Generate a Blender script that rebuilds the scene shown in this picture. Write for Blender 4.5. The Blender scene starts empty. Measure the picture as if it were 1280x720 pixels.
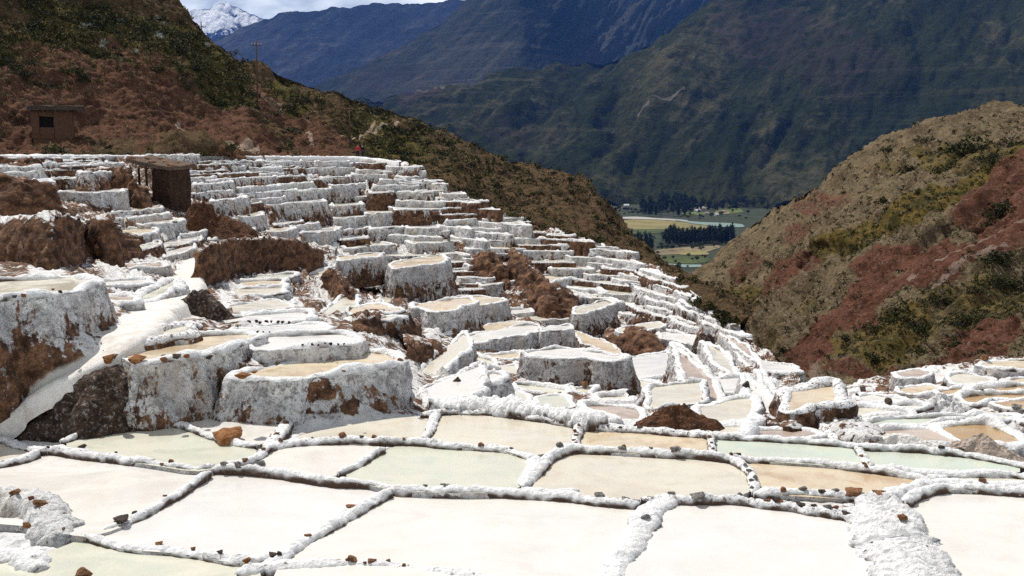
import bpy, bmesh, math, random
import numpy as np
from mathutils import Vector
rng = np.random.default_rng(7)
random.seed(7)
SC = bpy.context.scene
COL = SC.collection
W, H, F = 1280.0, 720.0, 1244.0
PITCH = math.atan((360 - 180) / F)
SP, CP = math.sin(PITCH), math.cos(PITCH)

# ------------------------------------------------------------------ noise
_pr = np.random.default_rng(11)
_perm = np.concatenate([_pr.permutation(256)] * 3)
_grad = _pr.normal(size=(256, 3)); _grad /= np.linalg.norm(_grad, axis=1)[:, None]
def pn(P, f=1.0, seed=0):
    P = np.asarray(P, float) * f + seed * 17.31
    i = np.floor(P).astype(int); t = P - i; i &= 255
    u = t * t * t * (t * (t * 6 - 15) + 10)
    def g(a, b, c):
        h = _perm[_perm[_perm[(i[:, 0] + a) & 255] + ((i[:, 1] + b) & 255)] + ((i[:, 2] + c) & 255)]
        G = _grad[h]
        return G[:, 0] * (t[:, 0] - a) + G[:, 1] * (t[:, 1] - b) + G[:, 2] * (t[:, 2] - c)
    L = lambda a, b, w: a + (b - a) * w
    x0 = L(L(g(0, 0, 0), g(1, 0, 0), u[:, 0]), L(g(0, 1, 0), g(1, 1, 0), u[:, 0]), u[:, 1])
    x1 = L(L(g(0, 0, 1), g(1, 0, 1), u[:, 0]), L(g(0, 1, 1), g(1, 1, 1), u[:, 0]), u[:, 1])
    return L(x0, x1, u[:, 2]) * 1.5
def fbm(P, f, o=4, seed=0, billow=False, gain=.5):
    s = 0; a = 1
    for k in range(o):
        n = pn(P, f * 2.03 ** k, seed + k)
        s = s + a * ((np.abs(n) * 2 - .5) if billow else n); a *= gain
    return s
def smooth(a, b, x):
    t = np.clip((x - a) / (b - a), 0, 1); return t * t * (3 - 2 * t)

# ------------------------------------------------------------------ camera geometry
def dirv(px, py):
    px, py = np.broadcast_arrays(np.asarray(px, float), np.asarray(py, float))
    u = (px - 640) / F; v = (360 - py) / F
    return np.stack([u, CP + v * SP, -SP + v * CP], -1)
def at_d(px, py, d):            # world point at forward distance d
    D = dirv(px, py); return D * (np.asarray(d, float) / D[..., 1])[..., None]
def at_z(px, py, z):            # world point on the level z
    D = dirv(px, py); return D * (np.asarray(z, float) / D[..., 2])[..., None]
def to_px(P):
    P = np.asarray(P, float)
    f = P[..., 1] * CP - P[..., 2] * SP; up = P[..., 1] * SP + P[..., 2] * CP
    return 640 + F * P[..., 0] / f, 360 - F * up / f

# ------------------------------------------------------------------ mesh helpers
def mesh_np(name, V, Fq, mat, parent=None, smoothf=True, attr=None, mats=None, midx=None):
    V = np.asarray(V, np.float32); Fq = np.asarray(Fq, np.int32)
    me = bpy.data.meshes.new(name)
    n, k = Fq.shape
    me.vertices.add(len(V)); me.vertices.foreach_set('co', V.ravel())
    me.loops.add(n * k); me.loops.foreach_set('vertex_index', Fq.ravel())
    me.polygons.add(n); me.polygons.foreach_set('loop_start', np.arange(n, dtype=np.int32) * k)
    me.polygons.foreach_set('use_smooth', np.full(n, smoothf))
    for m in (mats or [mat]): me.materials.append(m)
    if midx is not None: me.polygons.foreach_set('material_index', np.asarray(midx, np.int32))
    if attr is not None:
        a = me.color_attributes.new('mask', 'FLOAT_COLOR', 'POINT')
        c = np.ones((len(V), 4), np.float32); c[:, :attr.shape[1]] = attr
        a.data.foreach_set('color', c.ravel())
    me.update(calc_edges=True); me.validate()
    o = bpy.data.objects.new(name, me); COL.objects.link(o)
    if parent: o.parent = parent
    return o
def ngon(name, V, mat, parent=None):
    me = bpy.data.meshes.new(name)
    me.from_pydata([tuple(v) for v in V], [], [list(range(len(V)))]); me.materials.append(mat); me.update()
    o = bpy.data.objects.new(name, me); COL.objects.link(o)
    if parent: o.parent = parent
    return o
def from_bm(name, bm, mat, parent=None, sm=False):
    me = bpy.data.meshes.new(name); bm.normal_update(); bm.to_mesh(me); bm.free()
    for p in me.polygons: p.use_smooth = sm
    for m in (mat if isinstance(mat, list) else [mat]): me.materials.append(m)
    o = bpy.data.objects.new(name, me); COL.objects.link(o)
    if parent: o.parent = parent
    return o
def empty(name, loc):
    o = bpy.data.objects.new(name, None); COL.objects.link(o); o.location = loc
    o.empty_display_size = .1
    return o
def tag(o, label=None, cat=None, group=None, kind=None):
    if label: o['label'] = label
    if cat: o['category'] = cat
    if group: o['group'] = group
    if kind: o['kind'] = kind
    return o
def grid_faces(r, c, wrap=False):
    i = np.arange(r - 1)[:, None]; j = np.arange(c if wrap else c - 1)[None, :]; j2 = (j + 1) % c
    return np.stack([i * c + j, i * c + j2, (i + 1) * c + j2, (i + 1) * c + j], -1).reshape(-1, 4)
def chaikin(P, n=2, closed=True):
    P = np.asarray(P, float)
    for _ in range(n):
        if closed:
            Q = np.roll(P, -1, 0); P = np.stack([.78 * P + .22 * Q, .22 * P + .78 * Q], 1).reshape(-1, P.shape[1])
        else:
            Q = P[1:]; A = P[:-1]
            M = np.stack([.75 * A + .25 * Q, .25 * A + .75 * Q], 1).reshape(-1, P.shape[1])
            P = np.concatenate([P[:1], M, P[-1:]])
    return P
def resample(P, step, closed=True, mn=8, mx=500):
    P = np.asarray(P, float)
    if closed: P = np.concatenate([P, P[:1]])
    s = np.concatenate([[0], np.cumsum(np.linalg.norm(np.diff(P, axis=0), axis=1))])
    n = int(np.clip(s[-1] / step, mn, mx))
    t = np.linspace(0, s[-1], n + 1)
    if closed: t = t[:-1]
    return np.stack([np.interp(t, s, P[:, k]) for k in range(P.shape[1])], 1), t
def blur1(A, s, ax):
    if s <= 0: return A
    r = int(3 * s) + 1; k = np.exp(-.5 * (np.arange(-r, r + 1) / s) ** 2); k /= k.sum()
    pad = [(0, 0)] * A.ndim; pad[ax] = (r, r)
    B = np.pad(A, pad, mode='edge')
    return np.apply_along_axis(lambda x: np.convolve(x, k, 'valid'), ax, B)

# ------------------------------------------------------------------ materials
class NT:
    def __init__(s, name):
        s.m = bpy.data.materials.new(name); s.m.use_nodes = True
        s.t = s.m.node_tree; s.n = s.t.nodes; s.l = s.t.links
        s.b = s.n['Principled BSDF']; s.b.inputs['Specular IOR Level'].default_value = .25
        s.b.inputs['Roughness'].default_value = .9
    def add(s, ty, **kw):
        n = s.n.new(ty)
        for k, v in kw.items(): setattr(n, k, v)
        return n
    def put(s, sock, v):
        if hasattr(v, 'is_linked') or isinstance(v, bpy.types.NodeSocket): s.l.new(v, sock)
        else:
            if isinstance(v, (tuple, list)) and len(v) == 3 and sock.type == 'RGBA': v = (*v, 1)
            sock.default_value = v
    def pos(s): return s.add('ShaderNodeNewGeometry').outputs['Position']
    def obj(s): return s.add('ShaderNodeTexCoord').outputs['Object']
    def vscale(s, v, k):
        n = s.add('ShaderNodeVectorMath', operation='MULTIPLY'); s.put(n.inputs[0], v); n.inputs[1].default_value = k; return n.outputs[0]
    def vadd(s, v, w):
        n = s.add('ShaderNodeVectorMath', operation='ADD'); s.put(n.inputs[0], v); s.put(n.inputs[1], w); return n.outputs[0]
    def noise(s, vec, sc, det=4, rough=.55, dist=0):
        n = s.add('ShaderNodeTexNoise'); s.put(n.inputs['Vector'], vec)
        n.inputs['Scale'].default_value = sc; n.inputs['Detail'].default_value = det
        n.inputs['Roughness'].default_value = rough; n.inputs['Distortion'].default_value = dist
        return n.outputs['Fac']
    def vor(s, vec, sc, feat='F1', out='Distance'):
        n = s.add('ShaderNodeTexVoronoi', feature=feat); s.put(n.inputs['Vector'], vec); n.inputs['Scale'].default_value = sc
        return n.outputs[out]
    def mth(s, op, a, b=None, cl=False):
        n = s.add('ShaderNodeMath', operation=op, use_clamp=cl); s.put(n.inputs[0], a)
        if b is not None: s.put(n.inputs[1], b)
        return n.outputs[0]
    def rng(s, v, a, b, lo=0., hi=1.):
        n = s.add('ShaderNodeMapRange', interpolation_type='SMOOTHSTEP'); s.put(n.inputs[0], v)
        for k, x in zip((1, 2, 3, 4), (a, b, lo, hi)): s.put(n.inputs[k], x)
        return n.outputs[0]
    def mix(s, f, a, b, ty='MIX'):
        n = s.add('ShaderNodeMix', data_type='RGBA', blend_type=ty)
        s.put(n.inputs[0], f); s.put(n.inputs[6], a); s.put(n.inputs[7], b); return n.outputs[2]
    def attr(s, name, ty='GEOMETRY'):
        return s.add('ShaderNodeAttribute', attribute_name=name, attribute_type=ty)
    def sep(s, v):
        n = s.add('ShaderNodeSeparateXYZ'); s.put(n.inputs[0], v); return n.outputs
    def bump(s, h, dist=.05, st=1.):
        n = s.add('ShaderNodeBump'); s.put(n.inputs['Height'], h); n.inputs['Distance'].default_value = dist; n.inputs['Strength'].default_value = st
        s.l.new(n.outputs[0], s.b.inputs['Normal'])
    def col(s, c): s.put(s.b.inputs['Base Color'], c)
    def rough(s, v): s.put(s.b.inputs['Roughness'], v)

WHITE = (.83, .83, .82); WSHADE = (.53, .53, .54); GREY = (.29, .28, .28); DKBR = (.045, .022, .013); BR = (.17, .072, .035); TANB = (.33, .19, .11)
def salt_color(t, p, brown, up, low=None):
    """white salt crust over brown earth; brown 0..1 socket/number, up = how level the face is"""
    streak = t.noise(t.vscale(p, (1.3, 1.3, .33)), 1.5, 7, .66, .6)
    speck = t.noise(p, 4.2, 6, .74)
    fine = t.noise(p, 16, 3, .6)
    v = t.mth('ADD', t.mth('MULTIPLY', streak, .62), t.mth('MULTIPLY', speck, .38))
    thr = t.mth('SUBTRACT', .645, t.mth('MULTIPLY', brown, .26))
    thr = t.mth('ADD', thr, t.mth('MULTIPLY', up, .06))
    if low is not None: thr = t.mth('SUBTRACT', thr, t.mth('MULTIPLY', t.mth('SUBTRACT', low, .20), .17))     # salt runs down from the rim, bare earth shows lower down
    m = t.rng(v, t.mth('SUBTRACT', thr, .02), t.mth('ADD', thr, .03))
    earth = t.mix(t.rng(t.noise(p, 2.3, 5, .65), .35, .68), DKBR, t.mix(t.rng(fine, .3, .7), BR, TANB))
    crust = t.rng(t.noise(t.vscale(p, (1, 1, .6)), 1.25, 8, .72), .47, .57)
    side = t.mix(t.mth('MULTIPLY', crust, .9), WSHADE, (.77, .77, .78))
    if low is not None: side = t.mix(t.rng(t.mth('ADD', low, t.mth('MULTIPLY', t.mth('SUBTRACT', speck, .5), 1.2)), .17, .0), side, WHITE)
    salt = t.mix(up, side, WHITE)  # upright faces darker: the walls' shade is put into the salt colour
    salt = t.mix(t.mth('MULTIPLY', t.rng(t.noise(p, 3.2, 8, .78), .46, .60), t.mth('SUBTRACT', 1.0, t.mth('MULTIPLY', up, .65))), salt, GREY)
    salt = t.mix(t.mth('MULTIPLY', t.rng(t.noise(t.vscale(p, (1, 1, .3)), .9, 4, .6), .50, .70), .7), salt, (.56, .48, .40))
    sp2 = t.rng(t.noise(p, 7, 6, .8), .565, .62)
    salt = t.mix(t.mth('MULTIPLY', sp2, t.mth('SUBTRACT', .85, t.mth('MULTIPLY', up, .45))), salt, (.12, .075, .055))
    return t.mix(m, salt, earth), m, fine
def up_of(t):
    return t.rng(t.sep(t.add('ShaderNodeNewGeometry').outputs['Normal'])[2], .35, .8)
def m_wall():
    t = NT('salt_crusted_wall'); p = t.pos()
    b = t.attr('brown', 'OBJECT').outputs['Fac']
    lw = t.sep(t.attr('mask').outputs['Color'])[0]
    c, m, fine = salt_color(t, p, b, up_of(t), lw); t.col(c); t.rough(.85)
    h = t.mth('ADD', t.mth('MULTIPLY', t.vor(p, 7), .5), t.noise(p, 12, 5, .7)); t.bump(h, .09, 1.)
    return t.m
def m_bank():
    t = NT('eroded_bank_earth'); q = t.pos(); p = t.vscale(q, (.55, .55, .95))
    b = t.attr('brown', 'OBJECT').outputs['Fac']; lw = t.sep(t.attr('mask').outputs['Color'])[0]
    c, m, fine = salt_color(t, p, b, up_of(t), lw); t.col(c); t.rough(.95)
    t.bump(t.mth('ADD', t.mth('MULTIPLY', t.vor(q, 2.6), .5), t.noise(q, 4, 6, .72)), .16, 1.)
    return t.m
def m_ground():
    t = NT('salt_terrace_ground'); p = t.pos()
    a = t.attr('mask').outputs['Color']; r = t.sep(a)
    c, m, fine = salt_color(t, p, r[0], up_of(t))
    c = t.mix(r[1], c, t.mix(t.noise(p, 6, 4), (.70, .66, .58), (.80, .78, .74)))   # trodden pale path
    t.col(c); t.bump(t.mth('ADD', t.noise(p, 5, 6, .7), t.mth('MULTIPLY', t.vor(p, 4), .5)), .12, 1.)
    return t.m
def m_rim():
    t = NT('white_salt_crust'); p = t.pos()
    b = t.attr('brown', 'OBJECT').outputs['Fac']
    n = t.noise(p, 4.5, 5, .65); sp = t.noise(p, 11, 4, .7)
    c = t.mix(t.mth('MULTIPLY', t.rng(n, .50, .72), .75), (.82, .82, .82), (.50, .50, .51))
    c = t.mix(t.mth('MULTIPLY', t.rng(t.mth('ADD', t.mth('MULTIPLY', sp, .7), t.mth('MULTIPLY', n, .3)), t.mth('SUBTRACT', .665, t.mth('MULTIPLY', b, .17)), t.mth('SUBTRACT', .70, t.mth('MULTIPLY', b, .17))), .85), c, (.13, .08, .06))
    side = t.rng(t.sep(t.add('ShaderNodeNewGeometry').outputs['Normal'])[2], .50, .12)   # shadow line along the crust foot, painted into the colour
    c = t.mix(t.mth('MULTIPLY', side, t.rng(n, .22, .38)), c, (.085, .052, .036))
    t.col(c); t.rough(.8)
    t.bump(t.mth('ADD', t.noise(p, 14, 5, .7), t.mth('MULTIPLY', t.vor(p, 9), .7)), .05, 1.)
    return t.m
def m_brine(name, a, b, cc, ro=.35):
    t = NT(name); p = t.pos()
    r = t.mth('MULTIPLY', t.add('ShaderNodeObjectInfo').outputs['Random'], 40.)
    n = t.noise(t.vadd(t.vscale(p, (.8, 1., 1.)), r), .35, 4, .55, .6)
    n2 = t.noise(p, 1.6, 5, .6, .4); n3 = t.noise(p, 22, 3, .6)
    c = t.mix(t.rng(n, .40, .60), a, b)
    c = t.mix(t.mth('MULTIPLY', t.rng(n2, .48, .70), .8), c, cc)
    sw = t.noise(t.vadd(t.vscale(p, (.6, 1., 1.)), r), .8, 5, .6, 1.2)
    c = t.mix(t.mth('MULTIPLY', t.rng(sw, .50, .68), .3), c, tuple(x * y for x, y in zip(cc, (.80, .82, .84))))
    c = t.mix(t.mth('MULTIPLY', t.rng(n3, .45, .75), .22), c, (.84, .83, .81))
    t.col(c); t.rough(t.rng(sw, .40, .60, ro, .10)); t.b.inputs['Specular IOR Level'].default_value = .5
    t.bump(t.mth('ADD', n3, t.mth('MULTIPLY', n2, .6)), .006, .5)
    return t.m
def m_soil(name, cols, sc=1., bump=.15):
    t = NT(name); p = t.pos()
    n = t.noise(p, 2.2 * sc, 6, .7); n2 = t.noise(p, 9 * sc, 4, .7)
    c = t.mix(t.rng(n, .35, .65), cols[0], cols[1]); c = t.mix(t.rng(n2, .5, .72), c, cols[2])
    t.col(c); t.bump(t.mth('ADD', n2, t.vor(p, 6 * sc)), bump, 1.)
    return t.m
def m_rock(name, a, b, crust):
    t = NT(name); p = t.obj(); q = t.vadd(p, t.mth('MULTIPLY', t.add('ShaderNodeObjectInfo').outputs['Random'], 30.))
    n = t.noise(q, 1.3, 6, .7); n2 = t.noise(q, 4, 5, .7)
    c = t.mix(t.rng(n, .38, .62), a, b)
    up = t.sep(t.add('ShaderNodeNewGeometry').outputs['Normal'])[2]
    k = t.rng(t.mth('ADD', t.mth('MULTIPLY', n2, .8), t.mth('MULTIPLY', up, -.12)), .54 - crust, .66 - crust)
    c = t.mix(t.mth('MULTIPLY', k, .9), c, (.72, .70, .67))
    t.col(c); t.bump(n2, .08, 1.)
    return t.m
def m_hill(name, dry, green, red, pale, sc=1., gsc=1.):
    t = NT(name); p = t.pos(); r = t.sep(t.attr('mask').outputs['Color'])
    n = t.noise(p, .07 * sc, 6, .62); n2 = t.noise(p, .45 * sc, 7, .72); n3 = t.noise(p, 2.6 * sc, 5, .78)
    base = t.mix(t.rng(n2, .36, .64), dry[0], dry[1]); base = t.mix(t.rng(n3, .48, .70), base, dry[2])
    g = t.mix(t.rng(n2, .38, .62), green[0], green[1])
    base = t.mix(t.mth('MULTIPLY', t.rng(t.mth('ADD', t.mth('MULTIPLY', r[1], .55), t.mth('MULTIPLY', n, .6)), .38, .62), t.rng(n3, .30, .52)), base, g)
    rd = t.mix(t.rng(n2, .34, .66), red[0], red[1]); rd = t.mix(t.rng(n3, .5, .72), rd, red[2])
    base = t.mix(t.rng(t.mth('ADD', r[0], t.mth('MULTIPLY', t.mth('SUBTRACT', t.mth('ADD', t.mth('MULTIPLY', n2, .5), t.mth('MULTIPLY', t.noise(p, 1.1 * sc, 6, .75), .5)), .5), 2.6)), .32, .72), base, rd)
    base = t.mix(t.rng(t.mth('ADD', r[2], t.mth('MULTIPLY', t.mth('SUBTRACT', n3, .5), .5)), .4, .6), base, pale)
    t.col(base); t.rough(1.); t.b.inputs['Specular IOR Level'].default_value = .05
    t.bump(t.mth('ADD', n3, t.mth('MULTIPLY', n2, 1.5)), .5 / sc, 1.)
    return t.m
def m_leaf(name, tr=.0):
    t = NT(name); a = t.attr('mask').outputs['Color']
    t.col(t.mix(t.mth('MULTIPLY', t.add('ShaderNodeObjectInfo').outputs['Random'], .35), a, t.mix(.5, a, (.03, .03, .012))))
    t.rough(.8); t.b.inputs['Specular IOR Level'].default_value = .1
    return t.m
def m_flat(name, c, ro=.9, var=.25, sc=3.):
    t = NT(name); n = t.noise(t.pos(), sc, 5, .65)
    t.col(t.mix(t.rng(n, .35, .65), c, tuple(x * (1 - var) for x in c))); t.rough(ro)
    t.bump(n, .02, .6)
    return t.m
# ------------------------------------------------------------------ how far away the terraces lie (columns: picture x -> row, distance)
zfg = lambda py: -7.38 - (np.asarray(py, float) - 520) / 200 * .28
dfg = lambda px, py: at_z(px, py, zfg(py))[..., 1]
DC = {
 -160: [(550, 25), (500, 25.7), (375, 26.2), (350, 31), (330, 41), (305, 50), (275, 57), (250, 64), (220, 71), (193, 78)],
 50: [(552, 24.8), (500, 25.5), (375, 26.1), (350, 31), (330, 42), (305, 54), (275, 62), (250, 69), (220, 77), (193, 84)],
 150: [(552, 24.8), (500, 25.8), (420, 27.5), (375, 34), (350, 42), (330, 52), (305, 62), (275, 70), (250, 77), (220, 85), (193, 93)],
 250: [(550, 24.8), (530, 26), (445, 27), (425, 29.3), (400, 35), (375, 43), (350, 54), (335, 64), (310, 72), (280, 79), (250, 87), (220, 95), (193, 103)],
 350: [(550, 25), (530, 26), (470, 26.3), (455, 28), (425, 32), (400, 38), (375, 48), (350, 66), (335, 80), (310, 86), (290, 91), (260, 98), (230, 107), (195, 117)],
 450: [(548, 25), (525, 26.2), (470, 26.5), (440, 29.3), (415, 36), (395, 48), (375, 68), (358, 87), (320, 96), (290, 103), (260, 111), (230, 119), (197, 130)],
 550: [(545, 25.2), (525, 26.7), (500, 31), (460, 42), (430, 55), (405, 70), (382, 84), (350, 90), (320, 96), (290, 102), (260, 108), (235, 115)],
 650: [(540, 25.5), (520, 28), (500, 33), (470, 45), (445, 58), (420, 72), (397, 82), (380, 86), (350, 91), (320, 97), (295, 102), (275, 108)],
 800: [(535, 26), (520, 29), (500, 37), (475, 52), (450, 68), (430, 77), (400, 82), (370, 87), (345, 91), (325, 95)],
 950: [(550, 25.3), (535, 27.5), (520, 31), (500, 39), (480, 49), (462, 57), (447, 61), (430, 65)],
 1100: [(575, 24.2), (560, 25.5), (535, 29.5), (510, 35), (490, 42), (475, 47), (465, 50)],
 1250: [(600, 23), (585, 24.3), (560, 26.5), (540, 29), (500, 37), (475, 43), (450, 49), (445, 51)],
 1480: [(620, 22), (590, 24), (560, 26.5), (540, 29), (500, 36), (475, 42), (450, 48), (436, 51)]}
GX = np.arange(-200, 1521, 4.); GY = np.arange(180, 861, 2.)
_k = sorted(DC); _L = []
for k in _k:
    c = sorted(DC[k]); ys = np.array([a for a, b in c], float); ds = np.log([b for a, b in c])
    v = np.interp(GY, ys, ds); far = GY > ys[-1]
    v[far] = np.log(dfg(k, GY[far])) if far.any() else v[far]
    _L.append(v)
_L = np.array(_L)
_T = np.array([np.interp(GX, _k, _L[:, j]) for j in range(len(GY))])
_T = blur1(blur1(_T, 8, 1), 2.2, 0)
def Dl(px, py):
    x = np.clip((np.asarray(px, float) - GX[0]) / 4, 0, len(GX) - 1.001); y = np.clip((np.asarray(py, float) - GY[0]) / 2, 0, len(GY) - 1.001)
    i = x.astype(int); j = y.astype(int); a = x - i; b = y - j
    return np.exp((_T[j, i] * (1 - a) + _T[j, i + 1] * a) * (1 - b) + (_T[j + 1, i] * (1 - a) + _T[j + 1, i + 1] * a) * b)
def G(px, py): return at_d(px, py, Dl(px, py))
EDGE = np.array([(-220, 193), (440, 195), (505, 203), (550, 232), (600, 252), (650, 274), (700, 289), (750, 303), (800, 323), (850, 350), (900, 395), (950, 432),
                 (985, 460), (1005, 477), (1040, 483), (1100, 473), (1130, 462), (1170, 458), (1250, 446), (1540, 432)], float)
edge = lambda px: np.interp(px, EDGE[:, 0], EDGE[:, 1])
def blobs(PX, PY, L, seed=0, nz=.35, fr=.02):
    out = np.zeros(PX.shape); n = fbm(np.stack([PX, PY * 1.5, PX * 0], -1).reshape(-1, 3), fr, 4, seed).reshape(PX.shape)
    for (x, y, rx, ry, ang, st) in L:
        c, s = math.cos(math.radians(ang)), math.sin(math.radians(ang))
        dx = PX - x; dy = PY - y
        r = np.hypot((dx * c + dy * s) / rx, (-dx * s + dy * c) / ry) + n * nz
        out = np.maximum(out, st * smooth(1.15, .75, r))
    return out
def polymask(PX, PY, line, w, nz=2., seed=3):
    out = np.full(PX.shape, 1e9)
    for (x0, y0), (x1, y1) in zip(line[:-1], line[1:]):
        dx, dy = x1 - x0, y1 - y0; t = np.clip(((PX - x0) * dx + (PY - y0) * dy) / (dx * dx + dy * dy), 0, 1)
        out = np.minimum(out, np.hypot(PX - x0 - t * dx, PY - y0 - t * dy))
    n = pn(np.stack([PX, PY, PX * 0], -1).reshape(-1, 3), .09, seed).reshape(PX.shape) * nz
    return smooth(w * 1.25, w * .75, out + n)

# ------------------------------------------------------------------ hill patches
def patch(name, cols, M, N, disp, mask_fn, mat, ext=(), blur=(.02, .02), first=None, kind='structure', edge_amp=1.0):
    C = []
    for px in sorted(cols):
        c = list(cols[px])
        if first: c = first(px, c)
        c = sorted(c, key=lambda a: a[1])
        ys = np.array([a for a, b in c], float); ld = np.log([b for a, b in c])
        s = np.concatenate([[0], np.cumsum(np.hypot(np.diff(ys) / 100, np.diff(ld) * 1.2))]); s /= s[-1]
        q = np.linspace(0, 1, N); C.append(np.stack([np.interp(q, s, ys), np.interp(q, s, ld)], -1))
    C = np.array(C); pxs = np.array(sorted(cols), float); X = np.linspace(pxs[0], pxs[-1], M)
    A = np.stack([np.stack([np.interp(X, pxs, C[:, j, k]) for j in range(N)], 0) for k in (0, 1)], -1)
    A = blur1(blur1(A, blur[0] * M, 1), blur[1] * N, 0)
    PX = np.broadcast_to(X, (N, M)).copy(); PY = A[..., 0]
    P = at_d(PX, PY, np.exp(A[..., 1])); nvis = N
    hd = np.stack([dirv(X, 360 * np.ones(M))[:, 0], dirv(X, 360 * np.ones(M))[:, 1], 0 * X], -1); hd /= np.linalg.norm(hd, axis=1)[:, None]
    rows = [P]
    for f, dz in ext: rows.append((P[-1] + hd * f + np.array([0, 0, dz]))[None])
    P = np.concatenate(rows, 0); ne = len(ext)
    if ne: PX = np.concatenate([PX] + [PX[-1:]] * ne); PY = np.concatenate([PY] + [PY[-1:]] * ne)
    gu = np.gradient(P, axis=1); gv = np.gradient(P, axis=0); n = np.cross(gu, gv); n /= np.linalg.norm(n, axis=-1)[..., None] + 1e-9
    n = np.where(n[..., 2:3] < 0, -n, n)
    mk = mask_fn(PX, PY)
    dv = disp(P.reshape(-1, 3), PX.ravel(), PY.ravel()).reshape(P.shape[:2])
    P2 = P + n * dv[..., None]
    o = mesh_np(name, P2.reshape(-1, 3), grid_faces(*P.shape[:2]), mat, attr=np.stack(mk, -1).reshape(-1, 3))
    tag(o, kind=kind)
    return dict(o=o, P=P2, PX=PX, PY=PY, n=n, mask=mk, nv=nvis)
def behind_edge(px, c):
    e = float(edge(px)); d = float(Dl(px, e))
    keep = [a for a in c if a[1] > d + 2.5 and a[0] < e + 6]
    return [(e + 18, d + .8), (e + 5, d + 2.)] + keep

LEFT = {-200: [(190, 84), (150, 92), (100, 99), (50, 105), (0, 112), (-100, 125), (-220, 142)],
 0: [(190, 92), (150, 101), (100, 109), (50, 117), (0, 125), (-60, 136), (-150, 150)],
 120: [(190, 101), (150, 112), (100, 122), (50, 132), (0, 142), (-50, 154), (-90, 164)],
 190: [(190, 108), (150, 119), (100, 131), (50, 143), (0, 155), (-25, 163)],
 228: [(190, 111), (150, 124), (100, 137), (50, 150), (5, 164)],
 262: [(190, 114), (150, 128), (100, 142), (60, 154), (33, 165)],
 290: [(190, 117), (150, 133), (110, 147), (60, 168)],
 330: [(190, 121), (160, 135), (120, 151), (95, 164), (82, 176)],
 400: [(192, 130), (170, 144), (140, 161), (120, 176), (108, 192)],
 440: [(193, 136), (175, 154), (150, 176), (122, 206)],
 500: [(200, 142), (180, 167), (160, 192), (138, 222)],
 560: [(225, 135), (200, 165), (180, 198), (163, 236)],
 600: [(240, 132), (222, 160), (200, 196), (181, 238)],
 650: [(265, 127), (245, 160), (225, 196), (201, 240)],
 700: [(280, 118), (260, 152), (240, 190), (217, 236)],
 740: [(290, 116), (275, 140), (255, 180), (232, 222)],
 762: [(303, 106), (290, 128), (270, 168), (251, 210)],
 778: [(310, 106), (300, 128), (288, 165), (276, 200)],
 800: [(320, 106), (315, 126), (309, 155), (303, 185)],
 840: [(345, 100), (341, 122), (338, 145), (335, 165)],
 880: [(374, 98), (372, 120), (370, 140)],
 930: [(414, 84), (413, 100), (412, 115)]}
RED_L = [(130, 95, 85, 20, 30, 1.), (210, 130, 80, 22, 32, 1.), (300, 165, 75, 22, 30, .9), (60, 165, 70, 25, 20, .8), (150, 170, 60, 20, 15, .9), (20, 120, 40, 35, 40, .6), (360, 150, 55, 14, 35, .8), (400, 180, 50, 16, 25, .7), (10, 30, 25, 12, 30, .5), (730, 265, 45, 25, 40, .35), (230, 175, 60, 18, 15, .9), (335,115,30,10,30,.6)]
RED_L += [(100, 130, 120, 45, 28, .8), (250, 160, 120, 35, 30, .75), (60, 90, 60, 25, 35, .6), (40, 180, 90, 18, 5, .9), (170, 80, 70, 12, 32, .7), (400, 165, 45, 12, 30, .7)]
GRN_L = [(120, 40, 110, 40, 25, 1.), (270, 90, 60, 30, 35, 1.), (40, 60, 40, 40, 0, .8), (350, 115, 40, 20, 30, .7), (230, 60, 60, 30, 40, .8), (480, 175, 70, 25, 25, .45), (100, 100, 40, 15, 20, .6), (560,200,60,20,30,.3)]
def mask_left(X, Y):
    r = blobs(X, Y, RED_L, 1); g = blobs(X, Y, GRN_L, 2)
    p = polymask(X, Y, [(425, 177), (440, 172), (470, 164), (486, 160), (501, 152)], 1.6, 1.2)
    p = np.maximum(p, .8 * polymask(X, Y, [(380, 160), (395, 178), (415, 185), (440, 192)], 1.6, 1.5))
    p = np.maximum(p, .75 * polymask(X, Y, [(225, 148), (262, 178), (290, 190), (320, 193)], 3.5, 3.))
    p = np.maximum(p, .6 * blobs(X, Y, [(462, 163, 8, 3, -30, 1), (345, 125, 22, 4, 25, .8)], 5))
    return np.clip(r, 0, 1), np.clip(g, 0, 1), p
def disp_left(P, X, Y):
    gul = fbm(P * np.array([1, .45, .6]), .035, 3, 21, True) * 2.2
    return gul + fbm(P, .12, 4, 5) * 1.3 + fbm(P, .7, 3, 9, True) * .32
RIGHT = {845: [(440, 95), (410, 108), (385, 140), (362, 180), (351, 220)],
 860: [(436, 92), (405, 112), (378, 150), (346, 225)],
 885: [(440, 90), (405, 115), (365, 155), (328, 230)],
 930: [(455, 84), (430, 98), (385, 122), (340, 152), (288, 210)],
 960: [(470, 78), (440, 92), (395, 110), (345, 130), (300, 158), (264, 200)],
 1000: [(500, 62), (470, 74), (430, 86), (370, 104), (310, 126), (243, 178)],
 1040: [(500, 58), (480, 66), (430, 78), (370, 92), (310, 108), (260, 128), (220, 165)],
 1080: [(500, 53), (470, 62), (420, 72), (360, 84), (300, 98), (240, 120), (189, 163)],
 1110: [(490, 53), (470, 58), (420, 68), (360, 78), (300, 91), (240, 108), (192, 130), (171, 160)],
 1180: [(470, 53), (450, 57), (410, 63), (340, 73), (270, 85), (210, 100), (165, 118), (144, 152)],
 1230: [(460, 54), (440, 57), (400, 62), (330, 71), (260, 83), (200, 97), (152, 118), (141, 142)],
 1280: [(450, 54), (435, 57), (390, 61), (320, 70), (250, 80), (190, 92), (156, 106), (132, 135)],
 1480: [(440, 54), (425, 57), (380, 60), (300, 68), (230, 77), (170, 87), (130, 99), (95, 125)]}
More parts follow.
